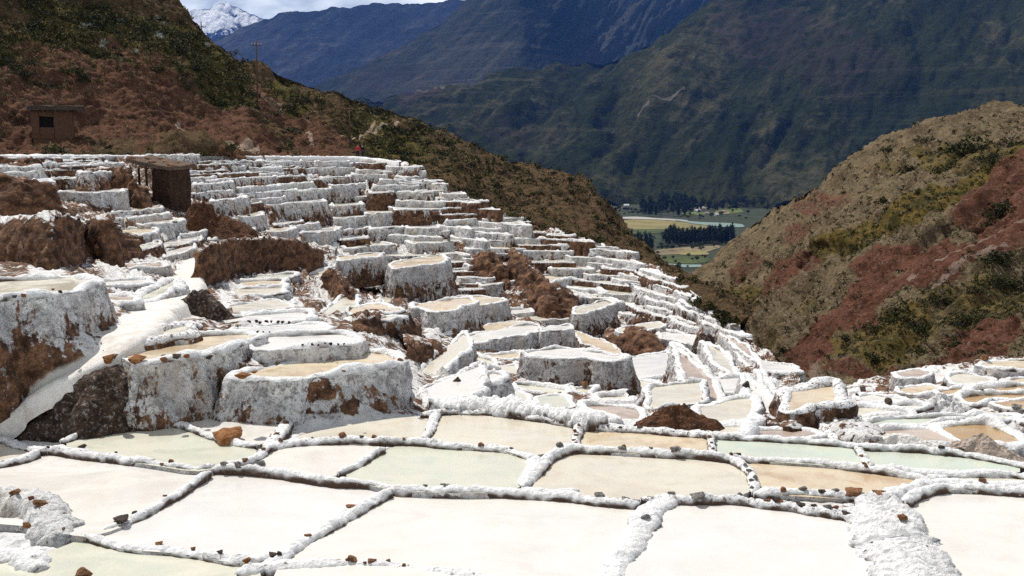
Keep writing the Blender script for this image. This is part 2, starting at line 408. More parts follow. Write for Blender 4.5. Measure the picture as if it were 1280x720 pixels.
RED_R = [(1060, 392, 85, 25, -28, 1.), (1180, 330, 110, 23, -27, 1.), (1255, 285, 60, 36, -35, .9), (1120, 320, 75, 20, -25, .95), (980, 350, 45, 20, -40, .75), (1240, 415, 70, 23, -18, .9), (1010, 440, 40, 32, -30, .8),
         (1070, 460, 60, 13, 0, .75), (1180, 452, 70, 13, -8, .7), (930, 330, 30, 17, -50, .6), (1260, 220, 40, 17, -35, .8), (1030, 255, 35, 12, -20, .6), (1230, 250, 60, 22, -40, .8), (1000, 290, 28, 13, -20, .6)]
GRN_R = [(1200, 195, 120, 9, -8, 0.43), (1130, 265, 170, 14, -25, 0.65), (1200, 235, 100, 12, -30, 0.65), (1120, 410, 60, 22, -10, 0.58), (1230, 370, 80, 35, -20, 0.43), (930, 380, 50, 20, -40, 0.50), (1080, 440, 60, 14, -5, 0.50), (980, 400, 50, 8, -30, 0.36), (1180, 185, 60, 6, 0, 0.50)]
PALE_R = [(1170, 160, 90, 18, -15, .42), (1000, 270, 100, 7, -33, .4), (1110, 230, 110, 20, -20, .36), (1021, 470, 11, 16, 0, .6)]
def mask_right(X, Y):
    r = blobs(X, Y, RED_R, 11, .45); g = blobs(X, Y, GRN_R, 12); p = blobs(X, Y, PALE_R, 13)
    p = np.maximum(p, .75 * polymask(X, Y, [(1300, 268), (1240, 300), (1180, 330), (1140, 350)], 3.2, 5))
    p = np.maximum(p, .6 * polymask(X, Y, [(1260, 310), (1215, 330), (1165, 365)], 1.6, 2))
    p = np.maximum(p, .5 * polymask(X, Y, [(1110, 320), (1060, 345)], 1.6, 2))
    return r, g, p
def disp_right(P, X, Y):
    gul = fbm(P * np.array([.5, 1., .8]), .05, 3, 31, True) * 1.5
    ax = np.array([.83, .38, .41]); Q = P - np.outer(P @ ax, ax) * .8
    gul = gul + fbm(Q, .11, 4, 33, True) * 1.1 + fbm(Q, .45, 3, 34, True) * .3
    cut = -1.0 * blobs(X, Y, [(1010, 330, 60, 9, -30, 1), (1140, 300, 70, 9, -30, 1), (950, 428, 22, 20, -45, 1.6), (1230, 270, 40, 8, -40, 1)], 14, .5)
    return gul + fbm(P, .15, 4, 35) * .5 + fbm(P, .8, 4, 39, True) * .22 + cut
EXT_N = ((25, -16), (70, -55), (160, -150))
M_LEFT = m_hill('red_brown_hillside', ((.060, .040, .022), (.15, .098, .052), (.25, .17, .095)), ((.042, .043, .012), (.15, .125, .036)), ((.080, .038, .024), (.20, .100, .060), (.32, .20, .14)), (.44, .33, .25))
M_RIGHT = m_hill('red_and_ochre_hillside', ((.10, .070, .040), (.24, .18, .105), (.35, .29, .20)), ((.070, .060, .018), (.20, .140, .036)), ((.085, .036, .023), (.195, .088, .056), (.31, .185, .135)), (.30, .21, .17))
HL = patch('hillside', LEFT, 560, 330, disp_left, mask_left, M_LEFT, EXT_N, (.008, .012), behind_edge)
HR = patch('hillside', RIGHT, 420, 330, disp_right, mask_right, M_RIGHT, EXT_N, (.008, .012), lambda px, c: behind_edge(px, c) if px > 1000 else c)

# ------------------------------------------------------------------ far mountains and the valley floor
ZV = -150.
BIG = {330: [(262, 2500), (215, 2900), (165, 3500), (126, 4300)], 480: [(258, 2500), (215, 2800), (165, 3400), (117, 4200)],
 560: [(254, 2500), (215, 2750), (160, 3300), (105, 4200)], 650: [(252, 2480), (215, 2700), (150, 3200), (90, 4100)], 720: [(251, 2450), (210, 2700), (140, 3250), (77, 4100)],
 780: [(250, 2420), (205, 2700), (130, 3300), (60, 4150)], 830: [(250, 2400), (200, 2700), (110, 3300), (36, 4200)], 905: [(250, 2350), (200, 2600), (100, 3200), (0, 4300)],
 980: [(250, 2300), (190, 2600), (80, 3200), (-35, 4300)], 1100: [(252, 2200), (180, 2500), (60, 3100), (-75, 4200)], 1280: [(255, 2000), (170, 2300), (40, 2900), (-125, 4000)], 1520: [(260, 1800), (160, 2150), (20, 2700), (-180, 3800)]}
MID = {330: [(215, 4600), (175, 5000), (128, 5800)], 400: [(210, 4600), (165, 5000), (103, 6000)], 440: [(205, 4600), (155, 5000), (85, 6100)], 500: [(200, 4600), (150, 5000), (57, 6300)], 560: [(200, 4600), (140, 5000), (20, 6500)],
 605: [(200, 4600), (130, 5000), (-22, 6500)], 650: [(200, 4600), (120, 5000), (-70, 6700)], 700: [(200, 4800), (120, 5500), (-80, 7200)], 730: [(200, 5000), (120, 5900), (-80, 7500)], 800: [(200, 5200), (120, 6200), (-90, 7700)], 900: [(200, 5200), (120, 6200), (-95, 7700)], 1000: [(200, 5200), (120, 6200), (-90, 7700)]}
FAR = {180: [(190, 7200), (120, 8000), (72, 9200)], 250: [(190, 7200), (115, 8000), (53, 9400)], 282: [(190, 7200), (110, 8000), (41, 9500)], 330: [(190, 7200), (105, 8000), (22, 9600)], 380: [(190, 7200), (100, 8000), (11, 9700)], 430: [(190, 7200), (100, 8000), (8, 9800)],
 470: [(190, 7200), (95, 8000), (2, 9800)], 520: [(190, 7200), (95, 8000), (0, 9800)], 590: [(190, 7200), (90, 8000), (-3, 9800)], 680: [(190, 7200), (80, 8000), (-25, 9800)], 760: [(190, 7000), (70, 7700), (-50, 9600)], 900: [(190, 6800), (50, 7500), (-70, 9400)], 1020: [(190, 6800), (50, 7500), (-60, 9400)]}
SNOW = {150: [(150, 15500), (80, 16500), (55, 17500)], 210: [(150, 15500), (70, 16500), (24, 17500)], 243: [(150, 15500), (60, 16500), (10, 17500)], 262: [(150, 15500), (60, 16500), (8, 17500)], 276: [(150, 15500), (60, 16500), (3, 17500)], 288: [(150, 15500), (60, 16500), (2, 17500)],
 300: [(150, 15500), (60, 16500), (8, 17500)], 318: [(150, 15500), (60, 16500), (15, 17500)], 338: [(150, 15500), (60, 16500), (24, 17500)], 400: [(150, 15500), (80, 16500), (48, 17500)]}
def m_far(name, a, b, c, red, sc, pale=(.16, .14, .12), slant=-.9):
    t = NT(name); p = t.pos(); r = t.sep(t.attr('mask').outputs['Color'])
    n = t.noise(p, .0022 * sc, 8, .62); n2 = t.noise(p, .013 * sc, 8, .70); n3 = t.noise(p, .05 * sc, 5, .75)
    xyz = t.sep(p); cm = t.add('ShaderNodeCombineXYZ')        # gullies run down the slope
    t.put(cm.inputs[0], t.mth('ADD', xyz[0], t.mth('MULTIPLY', xyz[2], slant))); t.put(cm.inputs[1], t.mth('MULTIPLY', xyz[1], .22)); t.put(cm.inputs[2], t.mth('MULTIPLY', xyz[2], .16))
    g1 = t.noise(cm.outputs[0], .0042 * sc, 9, .66, .4); g2 = t.noise(cm.outputs[0], .018 * sc, 7, .7)
    k = t.mix(t.rng(t.mth('ADD', t.mth('MULTIPLY', n, .5), t.mth('MULTIPLY', g1, .5)), .40, .60), a, b); k = t.mix(t.mth('MULTIPLY', t.rng(t.mth('ADD', t.mth('MULTIPLY', g1, .55), t.mth('MULTIPLY', n2, .45)), .50, .62), .8), k, c)
    k = t.mix(t.mth('MULTIPLY', t.rng(g2, .53, .66), .7), k, tuple(x * .4 for x in a))
    k = t.mix(t.mth('MULTIPLY', t.rng(n3, .46, .66), .55), k, tuple(x * .45 for x in a))
    ter = t.noise(t.vscale(p, (.0008, .0008, .045)), sc, 4, .6, .6)    # old field terraces along the contours
    k = t.mix(t.mth('MULTIPLY', t.rng(ter, .52, .62), t.mth('MULTIPLY', r[1], .5)), k, c)
    k = t.mix(t.rng(t.mth('ADD', r[2], t.mth('MULTIPLY', t.mth('SUBTRACT', n3, .5), .7)), .4, .65), k, pale)
    k = t.mix(t.mth('MULTIPLY', r[0], t.rng(n2, .35, .6)), k, red)
    t.col(k); t.rough(1.); t.b.inputs['Specular IOR Level'].default_value = 0.
    t.bump(t.mth('ADD', n3, t.mth('MULTIPLY', n2, 2.)), 16. / sc, 1.)
    return t.m
def disp_far(a, f, seed, slant=(0.45, 1.0)):
    def fn(P, X, Y):
        Q = np.stack([P[:, 0] + slant[0] * P[:, 2], P[:, 1] * .25, P[:, 2] * .22], -1)
        top = 1.
        return fbm(Q, f, 4, seed, True, .5) * a * .62 + fbm(Q, f * 3.1, 4, seed + 5, True, .55) * a * .30 + fbm(P, f * 5, 4, seed + 7, False, .55) * a * .07
    return fn
def mask_big(X, Y):
    p = .62 * polymask(X, Y, [(858, 118), (838, 130), (822, 137)], 1.3, 1.5) + .6 * polymask(X, Y, [(815, 144), (800, 153)], 1.8, 2) + .5 * polymask(X, Y, [(784, 163), (764, 172)], 1.6, 3)
    p = p + .45 * polymask(X, Y, [(660, 92), (620, 97), (560, 110), (520, 112)], 2., 3) + .45 * blobs(X, Y, [(530, 116, 35, 5, 0, 1), (652, 150, 12, 5, 0, .8), (640, 170, 14, 4, 0, .8), (580, 128, 14, 3, 0, .7), (700, 172, 40, 5, -5, .55)], 6, .5)
    t = blobs(X, Y, [(620, 130, 130, 40, 10, 1), (700, 150, 100, 30, 0, .8), (1150, 110, 150, 60, 0, .5)], 8)
    return blobs(X, Y, [(540, 120, 40, 8, 0, .8), (1000, 60, 120, 50, 20, .5), (650, 165, 60, 12, 0, .4)], 7), t, np.clip(p, 0, 1)
def mask_mid(X, Y):
    return blobs(X, Y, [(520, 100, 80, 20, 0, .3)], 4), blobs(X, Y, [(600, 60, 130, 60, 0, 1)], 9), .3 * blobs(X, Y, [(480, 111, 30, 2, -8, 1), (550, 78, 10, 2, 20, 1)], 5, .4)
zero3 = lambda X, Y: (np.zeros(X.shape), np.zeros(X.shape), np.zeros(X.shape))
M_BIG = m_far('dark_mountain', (.020, .027, .011), (.044, .050, .020), (.11, .10, .055), (.07, .05, .045), 1.)
M_MID = m_far('middle_mountain', (.026, .034, .032), (.055, .060, .050), (.095, .092, .075), (.07, .05, .05), .8)
M_FAR = m_far('haze_tinted_mountain', (.028, .036, .052), (.056, .062, .076), (.11, .11, .11), (.08, .06, .06), .6)  # blue of the distant haze mixed into the rock colours
EXT_F = ((500, -250), (1500, -900), (2500, -1500))
patch('mountain', BIG, 560, 260, disp_far(82, .0023, 41, (-.9, 1)), mask_big, M_BIG, EXT_F, (.018, .03))
_dm = disp_far(30, .0018, 51, (-.5, 1)); _dr = disp_far(150, .0022, 57, (-.7, 1))
patch('mountain', MID, 420, 220, lambda P, X, Y: _dm(P, X, Y) + _dr(P, X, Y) * smooth(640, 730, X - (Y - 40) * .6), mask_mid, M_MID, EXT_F, (.012, .03))
patch('mountain', FAR, 320, 200, disp_far(70, .0013, 61), zero3, M_FAR, EXT_F, (.018, .03))
def m_snow():
    t = NT('snow_and_rock'); p = t.pos(); n = t.noise(p, .0018, 8, .72); n2 = t.noise(p, .008, 5, .75)
    z = t.sep(p)[2]
    v = t.mth('ADD', t.mth('ADD', t.mth('MULTIPLY', n, .65), t.mth('MULTIPLY', n2, .35)), t.rng(z, 1040., 1840., -.14, .10))
    t.col(t.mix(t.rng(v, .485, .525), (.030, .038, .06), (.93, .94, .96))); t.b.inputs['Specular IOR Level'].default_value = 0
    t.bump(n2, 60., 1.)
    return t.m
patch('snow_mountain', {k: [(a, b * .8) for a, b in v] for k, v in SNOW.items()}, 240, 200, disp_far(120, .0015, 71, (.3, 1)), zero3, m_snow(), EXT_F[:1], (.008, .03))
M_VAL = m_soil('valley_floor', ((.016, .024, .010), (.034, .044, .016), (.055, .052, .025)), .02, .1)
vf = mesh_np('ground', [(-9000, 300, ZV), (9000, 300, ZV), (14000, 19000, ZV), (-14000, 19000, ZV)], [(0, 1, 2, 3)], M_VAL); tag(vf, kind='structure')
def valley_sheet(name, poly, mat, dz, kind='structure'):
    P = at_z(*np.array(poly, float).T, ZV + dz); P = chaikin(P, 2); P = P + np.stack([pn(P, .02, 3) * 6, pn(P, .02, 4) * 14, 0 * P[:, 0]], -1)
    return tag(ngon(name, P, mat), kind=kind)
M_FG = m_flat('golden_field', (.25, .21, .085), 1, .3, .02); M_FGR = m_flat('green_field', (.075, .095, .028), 1, .4, .02); M_FT = m_flat('tan_field', (.24, .19, .11), 1, .3, .02); M_GRV = m_flat('river_gravel', (.42, .40, .37), 1, .2, .02)
t = NT('river_water'); t.col((.30, .40, .36)); t.rough(.25); M_RIV = t.m
M_LIME = m_flat('bright_green_field', (.12, .16, .04), 1, .4, .03)
valley_sheet('field', [(770, 276), (800, 273), (850, 277), (880, 281), (905, 285), (870, 288), (830, 291), (770, 292)], M_FG, .3)
valley_sheet('field', [(770, 287), (800, 286), (840, 286), (850, 289), (800, 293), (770, 294)], M_FGR, .6)
valley_sheet('path', [(770, 271), (800, 271), (830, 273), (860, 275), (862, 277), (830, 275), (800, 273.5), (770, 273.5)], M_GRV, .9)
valley_sheet('river', [(840, 274), (870, 277), (900, 278), (930, 280), (930, 285), (900, 283), (868, 280)], M_RIV, 1.2)
valley_sheet('river', [(822, 329.5), (850, 329.8), (880, 330), (880, 333), (850, 333.5), (824, 333)], M_RIV, .5)
valley_sheet('field', [(805, 314), (850, 309), (880, 307), (900, 306), (900, 312), (870, 316), (810, 320)], M_FT, .4)
valley_sheet('field', [(848, 313), (880, 312), (884, 318), (850, 319)], M_FG, .8)
valley_sheet('field', [(800, 320), (880, 318), (890, 328), (820, 329)], M_FGR, .2)
for q in ([(860, 256), (890, 254), (893, 258), (868, 261)], [(893, 262), (925, 260), (930, 265), (898, 268)], [(905, 256), (930, 255), (932, 258), (908, 260)], [(850, 266), (880, 264), (884, 268), (856, 270)]):
    valley_sheet('field', q, M_LIME, .5)
for q in ([(860, 262), (885, 256), (890, 258), (872, 264)], [(893, 264), (912, 264), (912, 267), (894, 268)], [(765, 249), (800, 249), (803, 252), (766, 253)]):
    valley_sheet('field', q, M_FT, .9)
# ------------------------------------------------------------------ salt pans
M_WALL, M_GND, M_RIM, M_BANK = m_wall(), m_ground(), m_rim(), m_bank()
BR_ = {
 'white': m_brine('white_brine', (0.715, 0.680, 0.621), (0.735, 0.705, 0.660), (0.705, 0.646, 0.576)),
 'pink': m_brine('pinkish_white_brine', (0.731, 0.702, 0.664), (0.716, 0.678, 0.635), (0.754, 0.735, 0.707)),
 'cream': m_brine('cream_brine', (0.656, 0.596, 0.487), (0.665, 0.621, 0.518), (0.626, 0.537, 0.407)),
 'green': m_brine('pale_green_brine', (0.596, 0.590, 0.477), (0.636, 0.610, 0.497), (0.546, 0.581, 0.472)),
 'aqua': m_brine('pale_aqua_brine', (0.537, 0.605, 0.506), (0.596, 0.621, 0.506), (0.636, 0.605, 0.477)),
 'tan': m_brine('tan_brine', (0.617, 0.487, 0.328), (0.656, 0.557, 0.397), (0.497, 0.328, 0.179)),
 'ochre': m_brine('ochre_brine', (0.418, 0.268, 0.109), (0.518, 0.357, 0.179), (0.357, 0.199, 0.079)),
 'mauve': m_brine('mauve_brown_brine', (0.457, 0.357, 0.288), (0.537, 0.436, 0.357), (0.376, 0.268, 0.199))}
SHADE = {'white': 'white', 'pink': 'pinkish white', 'cream': 'cream', 'green': 'pale green', 'aqua': 'pale aqua', 'tan': 'tan', 'ochre': 'ochre', 'mauve': 'mauve brown'}
HOLES = []                                  # (xy polygon, level) where the ground is cut away
def in_poly(X, Y, poly):
    ins = np.zeros(X.shape, bool); n = len(poly)
    for i in range(n):
        x0, y0 = poly[i]; x1, y1 = poly[(i + 1) % n]
        if y0 == y1: continue
        c = ((y0 > Y) != (y1 > Y)) & (X < (x1 - x0) * (Y - y0) / (y1 - y0) + x0); ins ^= c
    return ins
def lumps(P, sc=1.):
    return (fbm(P, 1.5 / sc, 3, 2, True) * .55 + fbm(P, 5. / sc, 3, 6, True) * .3)
def outline(poly, n=2, soft=.22):
    P = np.array(poly, float)
    for _ in range(n):
        Q = np.roll(P, -1, 0); P = np.stack([(1 - soft) * P + soft * Q, soft * P + (1 - soft) * Q], 1).reshape(-1, 2)
    x, y = P[:, 0], P[:, 1]
    if np.sum(x * np.roll(y, -1) - np.roll(x, -1) * y) < 0: P = P[::-1]
    return P
def normals2(P):
    t = np.roll(P, -1, 0) - np.roll(P, 1, 0); n = np.stack([t[:, 1], -t[:, 0]], -1)
    return n / (np.linalg.norm(n, axis=1)[:, None] + 1e-9)
def crosses(P):
    A, B = P, np.roll(P, -1, 0); n = len(P)
    c = lambda o, a, b: (a[..., 0] - o[..., 0]) * (b[..., 1] - o[..., 1]) - (a[..., 1] - o[..., 1]) * (b[..., 0] - o[..., 0])
    A1, B1, A2, B2 = A[:, None], B[:, None], A[None], B[None]
    x = (c(A1, B1, A2) * c(A1, B1, B2) < 0) & (c(A2, B2, A1) * c(A2, B2, B1) < 0)
    i, j = np.nonzero(x); k = np.abs(i - j); return bool(((k > 1) & (k < n - 1)).any())
def pan_world(XY, z, label, shade, group=None, wall=1.6, rw=None, brown=.3, wob=True, batter=.22, crest=None, rimbrown=.3, rnd=1):
    XY = outline(XY, rnd, .13); c = XY.mean(0); d = max(c[1], 10.)
    px = d / F                                 # size of a photo pixel there
    rw = rw or float(np.clip(.24 * rng.uniform(.7, 1.3), 1.5 * px, .42)); crest = crest or rw * .42
    XY, _ = resample(XY, max(.10, 2.6 * px), True, 16, 260)
    area = abs(np.sum(XY[:, 0] * np.roll(XY[:, 1], -1) - np.roll(XY[:, 0], -1) * XY[:, 1])) / 2; ext_ = np.linalg.norm(XY.max(0) - XY.min(0)); XY0 = XY.copy()
    if wob:
        k = np.stack([XY[:, 0], XY[:, 1], np.full(len(XY), z)], -1); n = normals2(XY)
        XY = XY + n * ((pn(k, .55, 3) * .22 + pn(k, 1.15, 5) * .20 + pn(k, 2.4, 4) * .10) * min(1.9, .7 + d / 50) * min(1., area / ext_ / 2.6))[:, None]
    for _ in range(2 if rnd else 1): XY = (np.roll(XY, 1, 0) + 2 * XY + np.roll(XY, -1, 0)) / 4
    if crosses(XY): XY = XY0
    n = normals2(XY)
    for _ in range(3): n = (np.roll(n, 1, 0) + 2 * n + np.roll(n, -1, 0)) / 4
    n /= np.linalg.norm(n, axis=1)[:, None]
    root = empty('salt_pan', (c[0], c[1], z)); tag(root, label, 'salt pan', group)
    root['brown'] = brown
    HOLES.append((XY + n * rw * .35, z))
    off = np.array([root.location.x, root.location.y, root.location.z])
    # brine
    b = np.concatenate([XY, np.full((len(XY), 1), z)], 1) - off
    ngon('brine', b, BR_[shade], root)
    # cross-section of the crusted edge and the wall under it
    prof = [(-.32, -.55), (-.26, -.05), (-.16, .45), (.05, .88), (.35, 1.), (.7, .86), (.95, .4), (1.05, -.2)]
    nw = int(np.clip(wall / max(.09, 2.4 * px), 4, 26))
    K = len(XY)
    s_long = 1 + .75 * pn(np.stack([XY[:, 0], XY[:, 1], 0 * XY[:, 0]], -1), 1.1, 8)
    sag = .16 * pn(np.stack([XY[:, 0], XY[:, 1], 0 * XY[:, 0]], -1), .7, 15) + .08 * pn(np.stack([XY[:, 0], XY[:, 1], 0 * XY[:, 0]], -1), 2.0, 16)
    def sect(L, parts):
        V = []
        for (o, h, a) in parts:
            q = np.concatenate([XY + n * (o * s_long[:, None] if a < 0 else o), np.full((K, 1), z + h)], 1)
            V.append(q)
        return np.array(V)
    R = np.array([np.concatenate([XY + n * (o * rw * s_long)[:, None], (z + h * (crest * s_long + np.maximum(sag, -.6 * crest)))[:, None] if h > 0 else np.full((K, 1), z + h * crest)], 1) for o, h in prof])
    top = R[-1]
    hs = np.linspace(0, 1, nw + 1) ** 1.1 * wall
    Wl = np.array([np.concatenate([top[:, :2] + n * (batter * h), top[:, 2:3] - h], 1) for h in hs])
    def displace(A, amp, first_lock=None):
        q = A.reshape(-1, 3); sc = np.clip(6 * px, .8, 3.)
        v = lumps(q, sc).reshape(A.shape[:2])
        nn = np.concatenate([n, np.zeros((K, 1))], 1)[None]
        lo = np.clip((np.arange(A.shape[0]) / 2.) if first_lock else np.ones(A.shape[0]), 0, 1)[:, None, None]
        return A + (nn + np.array([0, 0, .6])) * (v * amp)[..., None] * lo
    a_r = rw * .34
    R2 = displace(R, a_r, True)
    W2 = Wl.copy(); big = min(.38, .12 + 2.6 * px)
    W2 = displace(Wl, a_r); w_h = smooth(0, .5, hs / max(wall, .1))[:, None, None]
    q = Wl.reshape(-1, 3)
    ripple = (fbm(q * np.array([1, 1, .25]), .9, 3, 12, True) * big * .8 + fbm(q, .35, 2, 13) * big).reshape(Wl.shape[:2])
    ripple = ripple + (np.abs(pn(q * np.array([1, 1, .35]), 1.25, 33)) * 1.1 - .35).reshape(ripple.shape) * min(.30, .16 + px * 1.5)
    ripple = ripple + (np.abs(pn(q * np.array([1, 1, .8]), 2.3, 31)) * .8 - .25).reshape(ripple.shape) * min(.16, .08 + px) + (np.abs(pn(q, 5.5, 32)) - .3).reshape(ripple.shape) * .09
    W2 = W2 + np.concatenate([n, np.zeros((K, 1))], 1)[None] * ripple[..., None] * w_h
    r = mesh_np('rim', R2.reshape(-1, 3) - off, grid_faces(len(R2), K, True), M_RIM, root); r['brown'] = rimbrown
    w = mesh_np('retaining_wall', W2.reshape(-1, 3) - off, grid_faces(len(W2), K, True), M_WALL, root, attr=np.repeat(np.clip(hs / min(wall, 1.8), 0, 1), K)[:, None] * np.array([[1., 0, 0]])); w['brown'] = brown
    return root
def pan(poly, label, shade, z=None, **k):
    P = np.array(poly, float); cx, cy = P.mean(0)
    if z is None: z = float(G(cx, cy)[2])
    XY = at_z(P[:, 0], P[:, 1], z)[:, :2]
    TAKEN.append((P, k.get('hpx', 0))); k.pop('hpx', None)
    return pan_world(XY, z, label, shade, **k)
TAKEN = []
def flat_pan(poly, label, shade, dz=0.):
    P = np.array(poly, float); z = float(zfg(P[:, 1].clip(None, 735).mean())) + dz
    XY = outline(at_z(P[:, 0], P[:, 1], z)[:, :2], 1); c = XY.mean(0)
    root = empty('salt_pan', (c[0], c[1], z)); tag(root, label, 'salt pan', 'broad level pans in front')
    HOLES.append((XY, z)); TAKEN.append((P, 0))
    b = np.concatenate([XY, np.full((len(XY), 1), z)], 1) - np.array(root.location)
    ngon('brine', b, BR_[shade], root)
    v = np.concatenate([b + np.array([0, 0, -.004]), b + np.array([0, 0, -.25])]); K = len(b)
    mesh_np('bed', v, grid_faces(2, K, True), M_GND, root)
    return root
FLAT = [
 ([(-60, 552), (0, 551), (22, 559), (42, 567), (26, 576), (0, 582), (-60, 592)], 'small cream pan squeezed between the white path and the crusted corner wall', 'cream'),
 ([(-60, 590), (0, 582), (28, 575), (62, 563), (107, 571), (180, 580), (242, 590), (263, 594), (245, 605), (208, 629), (180, 643), (157, 657), (130, 667), (100, 672), (60, 660), (-60, 650)], 'large creamy pan behind the crusted corner wall, bounded by the stone-topped dyke', 'white'),
 ([(60, 690), (104, 673), (132, 682), (202, 690), (270, 700), (305, 708), (330, 716), (330, 800), (-60, 800), (-60, 720)], 'pale greenish pan cut by the bottom edge beneath the crusted corner wall', 'green'),
 ([(263, 594), (280, 588), (320, 592), (390, 601), (432, 607), (466, 608), (484, 614), (441, 641), (413, 661), (379, 683), (340, 699), (300, 706), (231, 692), (152, 687), (130, 678), (129, 667), (157, 657), (180, 644), (208, 629), (245, 605)], 'wide pinkish white pan between the two slanting dykes', 'pink'),
 ([(486, 616), (545, 617), (601, 617), (680, 621), (724, 625), (789, 634), (806, 636), (800, 646), (786, 677), (769, 703), (740, 745), (700, 800), (330, 800), (340, 712), (379, 685), (413, 663), (441, 643)], 'largest white pan in front, with brown stones along its near dyke', 'white'),
 ([(815, 632), (845, 628), (885, 628), (944, 632), (1012, 640), (1046, 646), (1072, 655), (1075, 675), (1092, 697), (1092, 725), (1080, 800), (740, 800), (770, 730), (795, 690), (805, 660)], 'very pale pinkish pan between the broad white dyke and the rough salt bank', 'pink'),
 ([(1132, 624), (1152, 616), (1179, 613), (1219, 613), (1280, 616), (1340, 618), (1460, 640), (1460, 800), (1240, 800), (1206, 722), (1166, 688), (1140, 650)], 'warm white pan on the far side of the rough salt bank', 'white'),
 ([(330, 572), (342, 560), (376, 555), (424, 555), (472, 556), (480, 564), (460, 576), (424, 596), (376, 596), (325, 590), (312, 586)], 'small white pan enclosed by low dykes in front of the big grey wall', 'white'),
 ([(476, 568), (490, 558), (517, 556), (570, 561), (626, 563), (655, 573), (664, 580), (652, 598), (649, 612), (601, 617), (517, 615), (477, 611), (427, 597), (450, 581)], 'cream to pale green pan with rounded right end beside the stony dyke knot', 'green'),
 ([(668, 600), (690, 578), (708, 567), (775, 567), (871, 571), (920, 577), (944, 602), (938, 617), (885, 626), (845, 626), (800, 625), (724, 619), (664, 614)], 'long cream pan turning greenish at one end, ending at the curved stone chain', 'cream'),
 ([(920, 578), (1000, 580), (1036, 583), (1089, 591), (1147, 599), (1168, 606), (1130, 616), (1105, 624), (1060, 624), (972, 619), (940, 617), (944, 602)], 'plain tan pan with two brown boulders on its near dyke', 'tan'),
 ([(540, 522), (560, 518), (610, 519), (665, 527), (722, 534), (716, 560), (690, 566), (655, 571), (626, 562), (570, 560), (530, 556), (534, 545)], 'cream pan directly below the thick white salt bank', 'cream'),
 ([(372, 545), (400, 538), (480, 524), (545, 518), (534, 545), (522, 553), (472, 556), (424, 554), (380, 554)], 'grey cream pan along the foot of the big grey wall', 'cream'),
 ([(722, 534), (775, 539), (823, 543), (887, 547), (892, 568), (840, 570), (775, 566), (716, 562)], 'cream tan pan in front of the red-brown earth heap', 'tan'),
 ([(887, 547), (960, 552), (1040, 558), (1072, 562), (1090, 588), (1036, 582), (960, 577), (892, 571)], 'pale aqua strip pan left of the stone chain with stacked cobbles', 'aqua'),
 ([(1072, 561), (1120, 563), (1185, 567), (1240, 576), (1275, 583), (1275, 592), (1190, 592), (1150, 592), (1088, 589)], 'pale aqua pan below the flat white salt pile', 'aqua'),
 ([(1170, 598), (1187, 596), (1280, 598), (1340, 600), (1400, 606), (1340, 617), (1219, 613), (1175, 612)], 'narrow pale green pan above the warm white one at the photo edge', 'green'),
 ([(78, 556), (100, 547), (140, 540), (180, 532), (222, 532), (255, 545), (290, 556), (322, 561), (318, 570), (270, 586), (242, 590), (180, 580), (107, 570)], 'greenish cream pan beneath the dark gravel slope, boulder at its corner', 'green'),
 ([(222, 530), (236, 520), (262, 511), (310, 508), (352, 509), (362, 520), (352, 538), (335, 552), (318, 558), (290, 555), (255, 544)], 'bright white pan in the angle of the big grey wall behind the boulder', 'white'),
]
for k, (p, l, s) in enumerate(FLAT): flat_pan(p, l, s, (k % 3) * .012)

